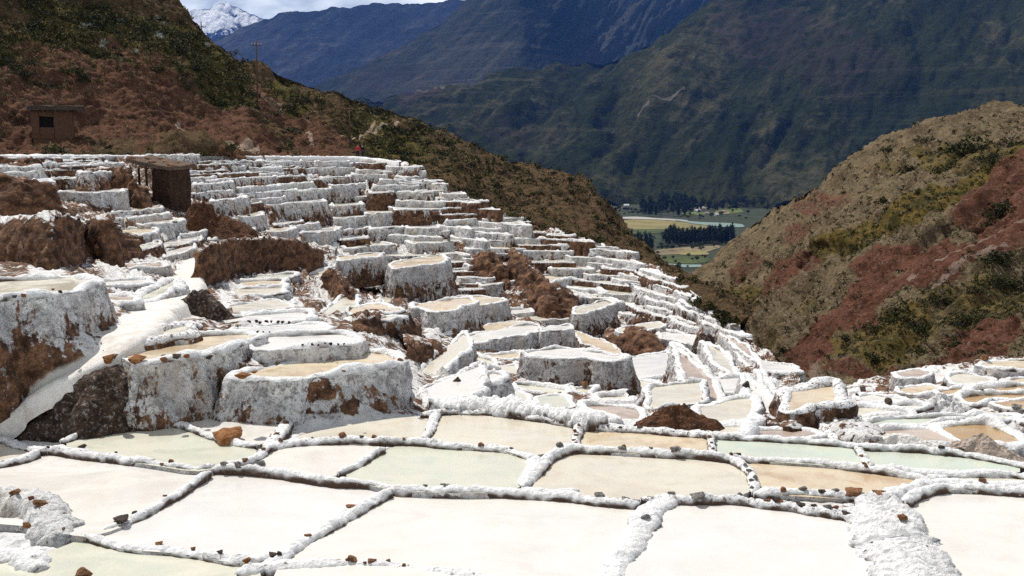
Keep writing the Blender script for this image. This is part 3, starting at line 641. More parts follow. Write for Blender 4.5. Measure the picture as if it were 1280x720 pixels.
# ------------------------------------------------------------------ low dykes between the level pans
def dyke(line, w, label, h=.17, z=None, mat=None, brown=.35, stones=1.0, name='salt_dyke', cat='salt dyke', group='low salt dykes between the level pans', dz=0., base=.45, rg=1.):
    L = np.array(line, float)
    zz = zfg(L[:, 1].clip(None, 740)) + dz if z is None else np.full(len(L), float(z)) if np.isscalar(z) else np.array(z, float)
    P = at_z(L[:, 0], L[:, 1], zz); P = chaikin(P, 2, False); d = P[:, 1].mean()
    P, s = resample(P, max(.045, 1.5 * d / F), False, 12, 420); K = len(P)
    P = P + np.stack([pn(P, .9, 3) * .10, pn(P, .9, 4) * .10, 0 * s], -1)
    t = np.gradient(P[:, :2], axis=0); n = np.stack([t[:, 1], -t[:, 0]], -1); n /= np.linalg.norm(n, axis=1)[:, None] + 1e-9
    endt = np.minimum(1, np.minimum(s, s[-1] - s) / (w * .6) + .35)
    w = w * (.72 if w < .55 else .9); h = h * .80
    ww = w * .5 * (1 + .38 * pn(P, .8, 6) + .22 * pn(P, 2.6, 7)) * endt
    lump = .72 + .42 * np.abs(np.sin(s / (w * 1.1) + 2.2 * pn(P, .5, 5))) ** .55
    hh = h * (1 + (lump - 1) * stones) * (.75 + .25 * endt) * (1 + .4 * pn(P, .7, 9))
    prof = [(-1.15, -base / h), (-1.1, -.5), (-1.04, .15), (-.9, .55), (-.66, .84), (-.33, .97), (0, 1), (.33, .97), (.66, .84), (.9, .55), (1.04, .15), (1.1, -.5), (1.15, -base / h)]
    V = np.array([np.concatenate([P[:, :2] + n * (o * ww * (1 if abs(o) < 1.05 else 1))[:, None], (P[:, 2] + (b * hh if b > 0 else b * h))[:, None]], 1) for o, b in prof])
    q = V.reshape(-1, 3); v = (fbm(q, 2.2, 3, 22, True) * .5 + np.abs(pn(q, 4.2, 24)) * .9 - .25 + fbm(q, 8, 3, 26, True) * .4).reshape(V.shape[:2]) * (.025 + .070 * w) * rg
    sd = np.array([o for o, b in prof])[:, None]
    V[..., :2] += n[None] * (np.sign(sd) * np.abs(sd) * v * .8)[..., None]; V[..., 2] += v * (np.array([b for o, b in prof])[:, None] > -.2) * .9
    m0 = V[:, :1].mean(0, keepdims=True); m1 = V[:, -1:].mean(0, keepdims=True); m0[..., 2] -= h * .3; m1[..., 2] -= h * .3
    V = np.concatenate([np.repeat(m0, len(prof), 0) * .999 + V[:, :1] * .001, V, np.repeat(m1, len(prof), 0) * .999 + V[:, -1:] * .001], 1)
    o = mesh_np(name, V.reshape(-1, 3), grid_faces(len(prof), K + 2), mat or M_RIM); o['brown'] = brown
    tag(o, label, cat, group)
    CREST.append(np.array([V[k_] for k_ in (5, 6, 7)]).reshape(-1, 3)); TAKEN.append((None, 0)); return o
CREST = []
DYK = [
 ([(-40, 545), (0, 549), (22, 557), (45, 566), (65, 563), (107, 571), (142, 575), (180, 580), (215, 586), (242, 591), (270, 587)], .36, 'knobbly white dyke starting at the white path and running under the greenish pan'),
 ([(-40, 588), (0, 582), (28, 576), (45, 567)], .34, 'short stony dyke beside the small cream pan'),
 ([(266, 590), (285, 586), (306, 580), (326, 570), (338, 560), (362, 556)], .40, 'curved stony dyke between boulder pan and small white pan'),
 ([(264, 594), (245, 605), (231, 616), (208, 629), (180, 644), (157, 657), (131, 668)], .30, 'slanting knobbly dyke capped with a dark brown stone'),
 ([(98, 671), (104, 673), (132, 681), (152, 687), (202, 690), (231, 692), (270, 699), (298, 707), (340, 700)], .34, 'lumpy dyke of rounded white stones above the pale greenish corner pan'),
 ([(484, 614), (462, 628), (441, 642), (413, 662), (379, 684), (355, 700), (322, 712), (296, 722)], .42, 'slanting white dyke between the pinkish pan and the largest white pan'),
 ([(268, 588), (300, 590), (320, 592), (348, 593), (390, 601), (432, 607), (466, 608), (486, 613)], .30, 'smooth dyke under the small white pan'),
 ([(482, 612), (517, 615), (545, 617), (601, 617), (652, 618), (680, 621), (724, 625), (758, 631), (800, 632)], .36, 'long white dyke along the top of the largest white pan'),
 ([(840, 622), (818, 634), (806, 648), (797, 668), (784, 692), (768, 715), (745, 755)], .62, 'broad smooth white dyke running down to the bottom edge'),
 ([(800, 628), (845, 626), (885, 627), (921, 627), (944, 631), (972, 633), (1012, 639), (1046, 645), (1078, 652)], .36, 'dyke with dark stones along the top of the very pale pinkish pan'),
 ([(1130, 632), (1136, 622), (1152, 615), (1179, 612), (1219, 612), (1280, 615), (1360, 618)], .38, 'white dyke curving along the top of the warm white pan'),
 ([(480, 565), (466, 573), (450, 581), (424, 597)], .28, 'short slanting dyke at the right end of the small white pan'),
 ([(334, 560), (360, 556), (376, 554), (424, 553), (472, 554), (517, 555), (570, 560), (626, 561), (655, 570), (672, 577)], .36, 'long white dyke dotted with red stones below the big grey wall'),
 ([(672, 575), (668, 588), (660, 598), (652, 612)], .50, 'thick short dyke knot between the two rounded pan ends'),
 ([(662, 598), (676, 586), (692, 573), (706, 564), (726, 563), (775, 565), (823, 568), (871, 570), (921, 577)], .36, 'dyke with grey stones behind the long cream pan'),
 ([(650, 614), (680, 618), (724, 620)], .34, 'short dyke piece at the foot of the dyke knot'),
 ([(912, 576), (928, 584), (940, 595), (945, 606), (938, 618)], .30, 'curved chain of small white stones at the end of the long cream pan'),
 ([(915, 576), (960, 576), (1000, 579), (1036, 582), (1060, 586), (1089, 590), (1120, 594), (1147, 598), (1166, 605)], .32, 'thin dyke with dark foot behind the plain tan pan'),
 ([(940, 620), (975, 617), (1012, 618), (1050, 622), (1085, 624), (1112, 620), (1140, 610), (1170, 604), (1200, 606), (1240, 608), (1290, 610), (1360, 612)], .46, 'wide rubble dyke carrying two brown boulders'),
 ([(546, 517), (543, 530), (536, 542), (528, 553)], .32, 'stony cross dyke at the end of the grey cream pan'),
 ([(528, 520), (560, 516), (610, 517), (640, 521), (665, 526), (720, 533), (775, 538), (823, 542), (887, 546), (925, 549)], .44, 'long dyke with dark stones behind the tan and cream pans'),
 ([(726, 533), (721, 544), (716, 562)], .34, 'cross dyke of brown cobbles between cream and tan pans'),
 ([(889, 546), (892, 556), (890, 570)], .32, 'cross dyke of brown cobbles between tan and aqua pans'),
 ([(890, 547), (960, 551), (1010, 555), (1040, 558), (1075, 561), (1110, 562), (1185, 567), (1230, 575), (1275, 584), (1300, 590)], .34, 'long thin dyke behind the two aqua pans'),
 ([(1070, 563), (1078, 573), (1088, 588)], .32, 'cross dyke of bare cobbles between the two aqua pans'),
 ([(1086, 590), (1110, 590), (1150, 592), (1190, 594), (1240, 596), (1300, 597), (1380, 600)], .42, 'white dyke between the aqua pan and the narrow green pan'),
 ([(1160, 600), (1185, 598)], .5, 'salt lump closing the narrow green pan'),
 ([(76, 556), (100, 547), (140, 539), (180, 531), (222, 531), (242, 540), (262, 549), (290, 556), (322, 561)], .30, 'grey stone edging under the dark gravel slope'),
 ([(352, 508), (364, 519), (356, 536), (342, 552), (334, 560)], .46, 'stony white bank at the corner of the big grey wall'),
 ([(322, 712), (355, 712), (400, 711), (440, 709), (480, 711), (520, 714), (560, 720), (600, 730), (640, 745)], .42, 'near dyke with a row of red-brown stones at the bottom edge'),
]
for (l, w, lab) in DYK:
    dyke(l, w, lab, brown=(.75 if 'cobble' in lab or 'dark stones' in lab else .45 if ('ston' in lab or 'knobbly' in lab) else .25))
dyke([(1095, 628), (1100, 645), (1108, 665), (1124, 690), (1142, 718), (1160, 760)], 1.55, 'rough broad salt bank with one orange stone, running to the bottom edge', .34, brown=.25, rg=2., name='salt_bank', cat='salt bank', group=None, stones=.5, base=.8)
dyke([(536, 512), (575, 509), (615, 511), (660, 518), (700, 524), (760, 533)], .95, 'thick white salt bank behind the cream pan', .36, brown=.3, rg=1.6, name='salt_bank', cat='salt bank', group=None, stones=.4, dz=.05, base=.8)
dyke([(-60, 650), (-10, 642), (20, 640), (50, 648), (70, 664), (78, 684)], 1.15, 'crusted white corner wall with brown stones beside the creamy pan', .62, brown=.3, mat=M_WALL, rg=1.7, name='salt_bank', cat='salt bank', group=None, stones=.5, dz=-.1, base=.8)
dyke([(-60, 712), (0, 704), (30, 706), (50, 722)], .8, 'small crusted lump of salt at the bottom corner', .4, brown=.4, name='salt_bank', cat='salt bank', group=None, stones=.5, dz=-.1, base=.8)
# ------------------------------------------------------------------ walled pans traced one by one: outline, label, colour, level (None: from the hillside), wall brownness, wall height
zD = lambda x, y: float(G(x, y)[2])
WALLED = [
 ([(284, 470), (345, 456), (420, 443), (455, 439), (485, 443), (507, 450), (470, 459), (430, 464), (355, 474)], 'tan pan on top of the big grey retaining wall', 'tan', -6.28, .30, 1.9),
 ([(152, 446), (180, 433), (210, 425), (260, 420), (302, 418), (328, 422), (250, 442), (190, 452)], 'tan pan with brown stones lined up on the wall beside the white path', 'tan', -5.72, .30, 2.3),
 ([(-90, 366), (0, 352), (90, 346), (114, 352), (92, 364), (30, 371), (-90, 388)], 'cream pan on the tall knobbly wall at the photo edge', 'cream', -4.05, .34, 3.0),
 ([(300, 428), (335, 421), (380, 419), (425, 418), (448, 423), (441, 430), (380, 434), (322, 438)], 'pinkish pan with pebbles just behind the big grey wall', 'pink', -5.88, .3, 1.2),
 ([(282, 413), (330, 409), (390, 404), (412, 412), (330, 421), (296, 422)], 'pale pan with a row of pebbles, second behind the big grey wall', 'pink', None, .4, .6),
 ([(272, 400), (320, 394), (380, 390), (390, 399), (380, 404), (285, 410)], 'mauve pink strip pan, third behind the big grey wall', 'pink', None, .4, .6),
 ([(285, 382), (350, 373), (364, 384), (330, 390), (280, 396)], 'cream pan above the mauve pink strip', 'cream', None, .3, .6),
 ([(285, 362), (352, 359), (358, 368), (287, 372)], 'tan step pan below the dark gravel wall', 'cream', None, .3, .6),
 ([(286, 353), (356, 350), (354, 357), (285, 361)], 'ochre step pan below the dark gravel wall', 'tan', None, .3, .6),
 ([(298, 346), (372, 342), (362, 349), (290, 352)], 'pale green step pan closest to the dark gravel wall', 'green', None, .3, .6),
 ([(438, 387), (460, 380), (482, 380), (504, 392), (438, 394)], 'small tan pan with a row of pebbles along its front', 'tan', -7.75, .3, .5),
 ([(433, 396), (506, 395), (485, 402), (440, 403)], 'cream shelf under the small tan pan', 'cream', -7.7, .75, 1.4),
 ([(438, 354), (485, 351), (492, 357), (450, 360)], 'cream pan on a low block above the small tan pan', 'cream', None, .2, 1.6),
 ([(422, 321), (480, 316), (468, 322), (425, 326)], 'narrow tan pan on a square white block', 'tan', -9.0, .3, 2.2),
 ([(487, 329), (550, 318), (560, 322), (552, 328), (495, 337)], 'long tan pan on the broad white wall in the middle', 'tan', -9.6, .14, 3.0),
 ([(518, 383), (545, 376), (585, 373), (596, 378), (552, 392)], 'tan pan on the rough grey wall right of the small tan pan', 'tan', -10.1, .25, 2.2),
 ([(516, 395), (557, 392), (548, 402), (520, 402)], 'tiny cream pan tucked below the rough grey wall', 'cream', None, .2, .7),
 ([(520, 406), (555, 404), (568, 416), (525, 420)], 'cream pan above a brown eroded bank', 'cream', None, .8, 1.4),
 ([(576, 446), (590, 443), (612, 450), (617, 460), (600, 464), (582, 458)], 'pale green oval pan in the middle hollow', 'green', None, .3, .8),
 ([(604, 445), (648, 441), (652, 448), (612, 451)], 'tan strip pan under the curved grey wall', 'tan', None, .4, .6),
 ([(616, 460), (645, 456), (650, 467), (622, 470)], 'cream strip pan under the tan strip', 'cream', None, .3, .6),
 ([(658, 476), (708, 474), (712, 484), (670, 482)], 'mauve pan at the foot of the ribbed white wall', 'mauve', None, .5, .6),
 ([(640, 480), (665, 482), (706, 487), (708, 493), (655, 492)], 'pale green strip in front of the mauve pan', 'green', None, .4, .5),
 ([(626, 480), (645, 488), (662, 495), (660, 514), (632, 510)], 'pale green pan beside the split white pillar', 'green', None, .3, .8),
 ([(668, 496), (705, 494), (717, 509), (680, 512)], 'pale green pan in front of the strip', 'green', None, .4, .5),
 ([(676, 514), (700, 511), (740, 518), (778, 529), (735, 532), (700, 524)], 'pale green wedge pan just above the thick salt bank', 'green', None, .3, .5),
 ([(732, 507), (765, 508), (802, 512), (798, 531), (775, 527), (733, 513)], 'mauve brown pan left of the red-brown earth heap', 'mauve', None, .4, .5),
 ([(746, 496), (782, 495), (787, 505), (750, 504)], 'small cream pan above the mauve brown one', 'cream', None, .4, .5),
 ([(764, 478), (787, 473), (824, 480), (812, 489), (768, 487)], 'cream pan below the ribbed white wall', 'cream', None, .3, .6),
 ([(716, 486), (746, 484), (731, 495), (720, 494)], 'small cream pan below the rock by the mauve pan', 'cream', None, .4, .5),
 ([(652, 441), (700, 435), (740, 440), (779, 446), (780, 452), (720, 446), (664, 447)], 'pan on the ribbed white wall with a curved corner', 'white', -9.4, .34, 2.6),
 ([(572, 424), (600, 416), (650, 407), (672, 407), (676, 413), (640, 421), (590, 430)], 'pan on the curved grey wall', 'white', -11.5, .26, 2.2),
 ([(674, 411), (712, 406), (716, 412), (680, 416)], 'pan on the white wall block beside the curved grey wall', 'white', -11.4, .3, 2.4),
 ([(594, 351), (632, 346), (642, 351), (607, 358)], 'cream pan on a white block under the brown scree', 'cream', None, .2, 2.2),
 ([(672, 347), (702, 341), (722, 346), (685, 354)], 'cream pan on the white block right of the brown scree', 'cream', None, .25, 2.5),
 ([(716, 386), (757, 375), (768, 380), (722, 394)], 'cream pan on a long pale wall above the hollow', 'cream', -12.7, .3, 2.0),
 ([(556, 375), (582, 371), (630, 372), (622, 380), (566, 384)], 'tan pan on the wide speckled grey wall', 'tan', -11.4, .26, 2.4),
 ([(580, 412), (640, 401), (672, 406), (605, 417)], 'tan pan on the low wall above the curved grey one', 'tan', -12.4, .3, 1.2),
 ([(640, 393), (700, 393), (712, 400), (650, 402)], 'cream pan beneath the big brown scree', 'cream', None, .3, 1.2),
 ([(768, 411), (822, 402), (834, 407), (780, 418)], 'cream pan on the fluted wall in the far hollow', 'cream', -13.6, .4, 1.6),
 ([(70, 236), (100, 232), (155, 233), (158, 239), (110, 241), (74, 241)], 'pan on the square white block with two red streaks', 'white', None, .02, 3.6),
 ([(164, 276), (215, 272), (232, 275), (200, 281), (166, 281)], 'tan pan beside the square white block', 'tan', None, .2, 1.4),
 ([(142, 288), (190, 284), (192, 292), (150, 297)], 'ochre pan with brown stones below the square white block', 'tan', None, .5, 1.4),
 ([(136, 332), (200, 328), (208, 334), (140, 338)], 'mauve pan on a rounded white wall beside the white path', 'mauve', None, .12, 1.6),
 ([(122, 352), (180, 349), (186, 356), (130, 360)], 'mauve pan under the rounded white wall', 'pink', None, .2, .9),
 ([(126, 369), (168, 370), (166, 380), (132, 377)], 'small mauve pan closest to the tall knobbly wall', 'mauve', None, .3, .7),
 ([(280, 268), (322, 263), (332, 268), (300, 272)], 'cream pan on the rounded white block above the dark gravel wall', 'cream', None, .18, 2.6),
 ([(330, 284), (362, 282), (366, 288), (334, 290)], 'cream pan on a small cream block', 'cream', None, .1, 1.6),
 ([(318, 252), (400, 247), (406, 252), (330, 257)], 'pan on the wide pink-streaked wall', 'white', None, .36, 3.2),
 ([(372, 286), (418, 282), (424, 288), (380, 292)], 'white pan on a block right of the small cream block', 'white', None, .2, 2.2),
 ([(406, 230), (436, 226), (458, 229), (420, 233)], 'white pan on a tall block under the two walkers', 'white', None, .15, 2.6),
 ([(412, 252), (450, 250), (452, 256), (416, 258)], 'cream pan on a brown-faced block', 'cream', None, .55, 2.0),
 ([(412, 268), (458, 264), (462, 270), (420, 274)], 'white pan on a rounded block below the brown-faced one', 'white', None, .15, 2.0),
 ([(455, 261), (490, 260), (494, 266), (460, 268)], 'cream pan on a low white block beside a dark wall', 'cream', None, .12, 1.8),
 ([(488, 258), (556, 256), (562, 261), (500, 263)], 'pan on the wide dark red-brown wall', 'white', None, .8, 3.4),
 ([(460, 237), (490, 235), (494, 240), (466, 242)], 'pan on a dark brown square wall', 'white', None, .9, 2.4),
 ([(455, 282), (500, 278), (504, 284), (466, 287)], 'pan on a speckled block left of the wide dark wall', 'white', None, .4, 2.4),
 ([(506, 300), (570, 296), (574, 302), (520, 305)], 'pan on a low wall below the wide dark wall', 'cream', None, .3, 1.8),
 ([(400, 306), (470, 303), (496, 306), (440, 311)], 'pan on a long low wall right of the stone steps', 'cream', None, .4, 1.8),
 ([(0, 224), (60, 222), (64, 228), (0, 231)], 'white pan above a dark eroded bank in the top corner', 'white', None, .7, 2.2),
 ([(-40, 268), (30, 266), (72, 266), (60, 273), (-40, 279)], 'white pan in front of the black earth bank in the corner', 'cream', None, .75, 2.2),
 ([(100, 212), (140, 208), (146, 214), (104, 218)], 'white terrace pan beside the dark shack', 'white', None, .6, 2.0),
 ([(598, 472), (612, 466), (628, 468), (631, 474), (608, 480)], 'narrow split white pillar of salt topped by a tiny pan', 'white', -7.9, .35, 2.2),
 # right-hand terrace
 ([(1118, 466), (1150, 461), (1166, 466), (1150, 472), (1124, 472)], 'pinkish tan pan on the highest white knob under the red hill', 'mauve', -10.05, .3, 1.6),
 ([(1218, 456), (1250, 452), (1340, 448), (1340, 464), (1262, 464)], 'tan pan in the upper corner under the red hill', 'tan', -10.1, .3, 1.2),
 ([(1182, 470), (1200, 467), (1240, 472), (1226, 484), (1190, 480)], 'cream pan between the white knob and the corner pan', 'cream', -10.15, .3, 1.0),
 ([(1120, 486), (1160, 481), (1178, 485), (1160, 493), (1130, 491)], 'ochre pan below the white knob', 'tan', -10.0, .3, .9),
 ([(1170, 490), (1210, 484), (1214, 488), (1180, 494)], 'small ochre pan right of the white knob', 'ochre', -9.85, .3, .7),
 ([(1214, 487), (1270, 483), (1340, 480), (1340, 488), (1222, 492)], 'thin ochre strip pan at the photo edge', 'ochre', -9.8, .3, .7),
 ([(1256, 475), (1280, 472), (1340, 470), (1340, 478), (1262, 480)], 'tan pan at the photo edge above the ochre strip', 'tan', -10., .3, .7),
 ([(1196, 496), (1260, 492), (1340, 490), (1340, 498), (1236, 501), (1216, 508)], 'long ochre brown pan below the ochre strip', 'ochre', -9.45, .3, .7),
 ([(1236, 503), (1280, 500), (1350, 500), (1350, 514), (1268, 513)], 'mauve ochre pan beside the rough salt pile', 'ochre', -9.2, .3, .7),
 ([(1040, 510), (1080, 508), (1136, 516), (1140, 518), (1046, 521)], 'cream pan in front of the smooth pale salt cone', 'cream', -9.0, .3, .6),
 ([(1082, 530), (1110, 524), (1180, 521), (1270, 519), (1270, 522), (1200, 526), (1165, 532), (1100, 536)], 'long pale green strip pan behind the brown pans', 'aqua', -8.6, .3, .6),
 ([(1092, 540), (1130, 537), (1166, 535), (1204, 558), (1130, 551), (1090, 551)], 'mauve brown pan behind the flat white salt pile', 'mauve', -8.05, .3, .5),
 ([(1170, 534), (1210, 530), (1240, 531), (1276, 552), (1260, 556), (1212, 557)], 'large ochre brown pan beside the brown-grey heap', 'ochre', -8.05, .3, .5),
 ([(1268, 522), (1300, 520), (1350, 520), (1350, 534), (1290, 534)], 'ochre pan at the photo edge behind the brown-grey heap', 'ochre', -8.5, .3, .6),
 ([(1070, 496), (1090, 493), (1130, 500), (1136, 504), (1090, 504)], 'white pan right of the smooth pale salt cone', 'white', -9.5, .3, .6),
 ([(1110, 508), (1140, 506), (1160, 508), (1150, 514), (1136, 514)], 'white pan at the foot of the rough salt pile', 'white', -9.1, .3, .6),
 ([(1062, 491), (1078, 490), (1084, 494), (1070, 499), (1060, 494)], 'grey pan beside the smooth pale salt cone', 'mauve', -9.7, .3, .6),
 ([(930, 541), (960, 537), (1015, 538), (1026, 545), (980, 549)], 'mauve tan pan behind the aqua strip pan', 'mauve', None, .4, .5),
 ([(870, 540), (892, 532), (930, 533), (926, 542), (890, 545)], 'cream pan right behind the red-brown earth heap', 'cream', None, .4, .5),
]
for (p, lab, sh, z, br, wl) in WALLED:
    big = p[0][1] > 400
    pan(p, lab, sh, z, brown=br, wall=wl, group='walled salt pans', hpx=min(80, wl * F / float(Dl(*np.mean(np.array(p, float), 0)))) * .55)
# long wall faces that carry no pan of their own
def bank(line, w, lab, h, d_line=None, brown=.5, mat=None, name='retaining_wall_bank', cat='wall', base=2.2, z=None):
    zz = [zD(x, y) for x, y in line] if z is None else z
    return dyke(line, w, lab, h, z=zz, brown=brown, mat=mat or M_WALL, stones=.15, name=name, cat=cat, group=None, base=base)

# ------------------------------------------------------------------ the rest of the terraces: pans laid along the contour until the slope is full
OC_W, OC_H = 1280 // 2 + 60, 720 // 2
occ = np.zeros((OC_H, OC_W), bool)
_oy, _ox = np.mgrid[0:OC_H, 0:OC_W]; _ox = _ox * 2. - 60; _oy = _oy * 2.
def occ_poly(P, down=0., mark=True):
    P = np.asarray(P, float); m = in_poly(_ox, _oy, P)
    if down > 1:
        s = m.copy()
        for k in range(1, int(down // 2) + 1): m[k:] |= s[:-k]
    return m
for (P, hp) in TAKEN:
    if P is not None: occ |= occ_poly(P, hp)
AVOID = [[(-60, 500), (30, 492), (62, 476), (130, 450), (100, 480), (30, 530), (-60, 560)],
 [(0, 530), (60, 478), (120, 446), (160, 405), (190, 385), (225, 350), (236, 312), (330, 294), (330, 302), (262, 318), (252, 345), (270, 385), (240, 395), (205, 392), (130, 470), (190, 530), (80, 556)],
 [(0, 280), (110, 268), (120, 310), (60, 330), (0, 330)], [(300, 304), (395, 300), (400, 335), (280, 342), (232, 390), (225, 372)], [(170, 196), (225, 196), (225, 256), (160, 256)], [(190, 250), (285, 252), (290, 285), (210, 285)],
 [(636, 330), (660, 335), (722, 378), (720, 400), (690, 398), (650, 375), (625, 360)], [(800, 508), (890, 516), (890, 540), (800, 534)], [(0, 232), (75, 228), (78, 262), (0, 268)], [(0, 330), (110, 340), (160, 430), (20, 510), (0, 500)],
 [(1160, 492), (1220, 500), (1220, 520), (1150, 518)], [(1060, 500), (1075, 560), (1280, 640), (1280, 560), (1100, 480)]]
for P in AVOID: occ |= occ_poly(P)
HARD = np.zeros_like(occ)
for P in AVOID[:2] + [[(165, 388), (230, 362), (278, 388), (255, 404), (200, 412), (150, 420)], [(-60, 384), (60, 372), (112, 358), (124, 380), (150, 420), (60, 478), (0, 530), (-60, 530)], [(165, 452), (250, 444), (300, 470), (330, 476), (508, 452), (528, 470), (528, 535), (360, 548), (180, 540)], [(234, 316), (262, 302), (398, 300), (400, 338), (300, 342), (262, 356), (236, 354)], [(632, 310), (648, 314), (722, 378), (724, 402), (684, 402), (636, 345)],
          [(-60, 272), (100, 272), (150, 276), (162, 325), (112, 332), (-60, 330)], [(-60, 220), (60, 222), (84, 268), (-60, 268)]]: HARD |= occ_poly(P)
occ |= HARD
def zone(x, y, py):
    if y > 150: pass
    if x < 235: return 'near the dark shack' if py < 262 else 'beside the white footpath'
    if py < 262 and x < 600: return 'on the steep terraces below the walkers'
    if x < 470: return 'around the stone steps in the middle'
    if x < 640: return 'on the broad middle terraces'
    if py < 402: return 'on the stair of terraces under the dark ridge'
    if py < 470: return 'in the far hollow above the ravine'
    return 'in the low ground behind the thick salt bank'
AUTO = []
LOWX, LOWY = [-60, 230, 300, 450, 600, 760, 900, 1000, 1080], [338, 338, 372, 432, 490, 508, 528, 540, 552]
def try_tile(q, zq, wall, tol, px, py):
    """q: picture-space corners of the terrace tile on the hillside"""
    q = np.array(q); W3 = G(q[:, 0], q[:, 1]); XY = W3[:, :2]; d = XY[:, 1].mean()
    if q[:, 1].mean() > 415 and q[:, 0].mean() > 540: zq += rng.uniform(.0, .6)
    qx, qy = to_px(np.concatenate([XY, np.full((len(XY), 1), zq)], 1))
    if qy.min() < edge(qx.mean()) - 2: return False
    e_ = np.linalg.norm(XY - np.roll(XY, -1, 0), axis=1)
    if e_.max() > 8.5 or min(e_[1], e_[3]) > 6.5 or max(e_[1], e_[3]) > 1.6 * max(e_[0], e_[2]) or min(e_[0], e_[2]) < .9: return False
    m = occ_poly(np.stack([qx, qy], -1), 4)
    if m.sum() < 5 or (occ & m).sum() / m.sum() > tol or (HARD & m).sum() / m.sum() > .12: return False
    occ[:] |= m; AUTO.append((XY, zq, px, py, wall, 0)); return True
nb = 0
k_of = lambda c: np.interp(c, [0, 350, 650, 1000], [.05, .30, .95, 1.15])
hband = lambda y: np.interp(y, [195, 260, 330, 400, 520], [11, 14.5, 17, 18, 19])
lines = []
for c in np.arange(-420, 1080, 6.):
    pass
yb = 0.
for band in range(40):
    f0 = band; c = -160. + rng.uniform(0, 30)
    while c < 1080:
        # the band runs parallel to the upper edge of the terraces
        e = edge(c); y = e + 3.; 
        for _ in range(band): y += hband(y)
        h = hband(y)
        if y > np.interp(c, LOWX, LOWY) - 2 or len(AUTO) > 225: c += 20; continue
        ymid = y + h * .5; px = c + k_of(c) * (y - e); 
        if px > 1075: break
        d = float(Dl(px, ymid)); wpx = float(np.clip(rng.uniform(2.4, 7.5) * F / d, 20, 120)) if not (y > 405 and px > 520) else rng.uniform(24, 58)
        yy = y + rng.uniform(-.40, .40) * h; sl_ = k_of(c); hh = h * rng.uniform(.6, 1.35)
        x0, x1 = px + 1, px + wpx - 1; e2 = edge(c + wpx) - e
        q = [(x0 + sl_ * hh, yy + hh), (x1 + sl_ * hh * rng.uniform(.7, 1.1), yy + hh * rng.uniform(.8, 1.05) + e2 * .8), (x1 + rng.uniform(-3, 1), yy + e2 * .8 + 1.), (x0 + rng.uniform(-1, 3), yy + 1.)]
        zz = float(np.mean(G(np.array([a for a, b in q]), np.array([b for a, b in q]))[:, 2])) + rng.uniform(-.6, .8)
        if rng.random() > (.24 if y < 300 else .15): try_tile(q, zz, rng.uniform(1.8, 3.2), .5, px + wpx / 2, ymid)
        c += wpx
print('BANDS', len(AUTO))
for it in range(9000):
    px = rng.uniform(-40, 1075); py = rng.uniform(edge(px) + 6, 545)
    j, i = int(py / 2), int((px + 60) / 2)
    if occ[min(j, OC_H - 1), min(i, OC_W - 1)] or len(AUTO) >= 300: continue
    d = float(Dl(px, py)); w = min(rng.uniform(1.0, 2.6) * F / d, 34); h = rng.uniform(5, 10) * (1 if it < 3500 else .6); s_ = k_of(px) * h
    q = [(px - w + s_, py + h), (px + w * .9 + s_, py + h * rng.uniform(.7, 1.1)), (px + w * rng.uniform(.8, 1.1), py - h), (px - w * rng.uniform(.8, 1.1), py - h * rng.uniform(.6, 1.))]
    zz = float(np.mean(G(np.array([a for a, b in q]), np.array([b for a, b in q]))[:, 2])) + rng.uniform(0, .2)
    try_tile(q, zz, rng.uniform(1., 1.8), .2 if it < 3500 else .3, px, py)
print('AUTO PANS', len(AUTO))
for (XY, z, px, py, wall, sl) in AUTO:
    r = rng.random(); wk = 'white' if py < 300 else None
    sh = ['white', 'tan', 'cream', 'cream', 'white', 'pink', 'tan', 'green'][int(r * 8)]
    if px > 640 and py > 395: sh = ['white', 'cream', 'cream', 'green', 'tan', 'pink', 'mauve', 'white'][int(r * 8)]
    br = float(rng.choice([.08, .2, .35, .5, .9], p=[.10, .16, .22, .22, .30] if py < 345 else [.14, .22, .24, .20, .20]))
    wd = 'clean white' if br < .15 else 'grey speckled' if br < .4 else 'brown stained' if br < .6 else 'dark brown'
    lab = f'{SHADE[sh]} pan, {wd} wall, {zone(px, 200, py)}'
    pan_world(XY, z, lab, sh, 'small walled pans ' + zone(px, 200, py), wall=wall, brown=br, rimbrown=min(.8, br + .2), batter=.26, rnd=0)
# ------------------------------------------------------------------ the terrace ground itself, cut away where pans stand
nx, ny = 680, 330
SX = np.linspace(-170, 1480, nx); q = np.linspace(0, 1, ny)
E = edge(SX)
PYg = E[None, :] + (860 - E[None, :]) * (q[:, None] ** 1.08); PXg = np.broadcast_to(SX, PYg.shape).copy()
P0 = G(PXg, PYg)
hd = np.stack([dirv(SX, np.full(nx, 360.))[:, 0], np.ones(nx), 0 * SX], -1)
P0 = np.concatenate([(P0[0] + hd * 7 + [0, 0, -14])[None], (P0[0] + hd * 2.2 + [0, 0, -3.])[None], P0])
PXg = np.concatenate([PXg[:1], PXg[:1], PXg]); PYg = np.concatenate([PYg[:1] - 4, PYg[:1] - 2, PYg])
gu = np.gradient(P0, axis=1); gv = np.gradient(P0, axis=0); n = np.cross(gu, gv); n /= np.linalg.norm(n, axis=-1)[..., None] + 1e-9
n = np.where(n[..., 2:3] < 0, -n, n)
PATHW = [(-60, 560), (0, 527), (30, 502), (62, 478), (95, 461), (122, 447), (148, 424), (172, 398), (196, 380), (222, 366), (232, 345), (238, 325), (256, 312), (290, 303), (330, 297)]
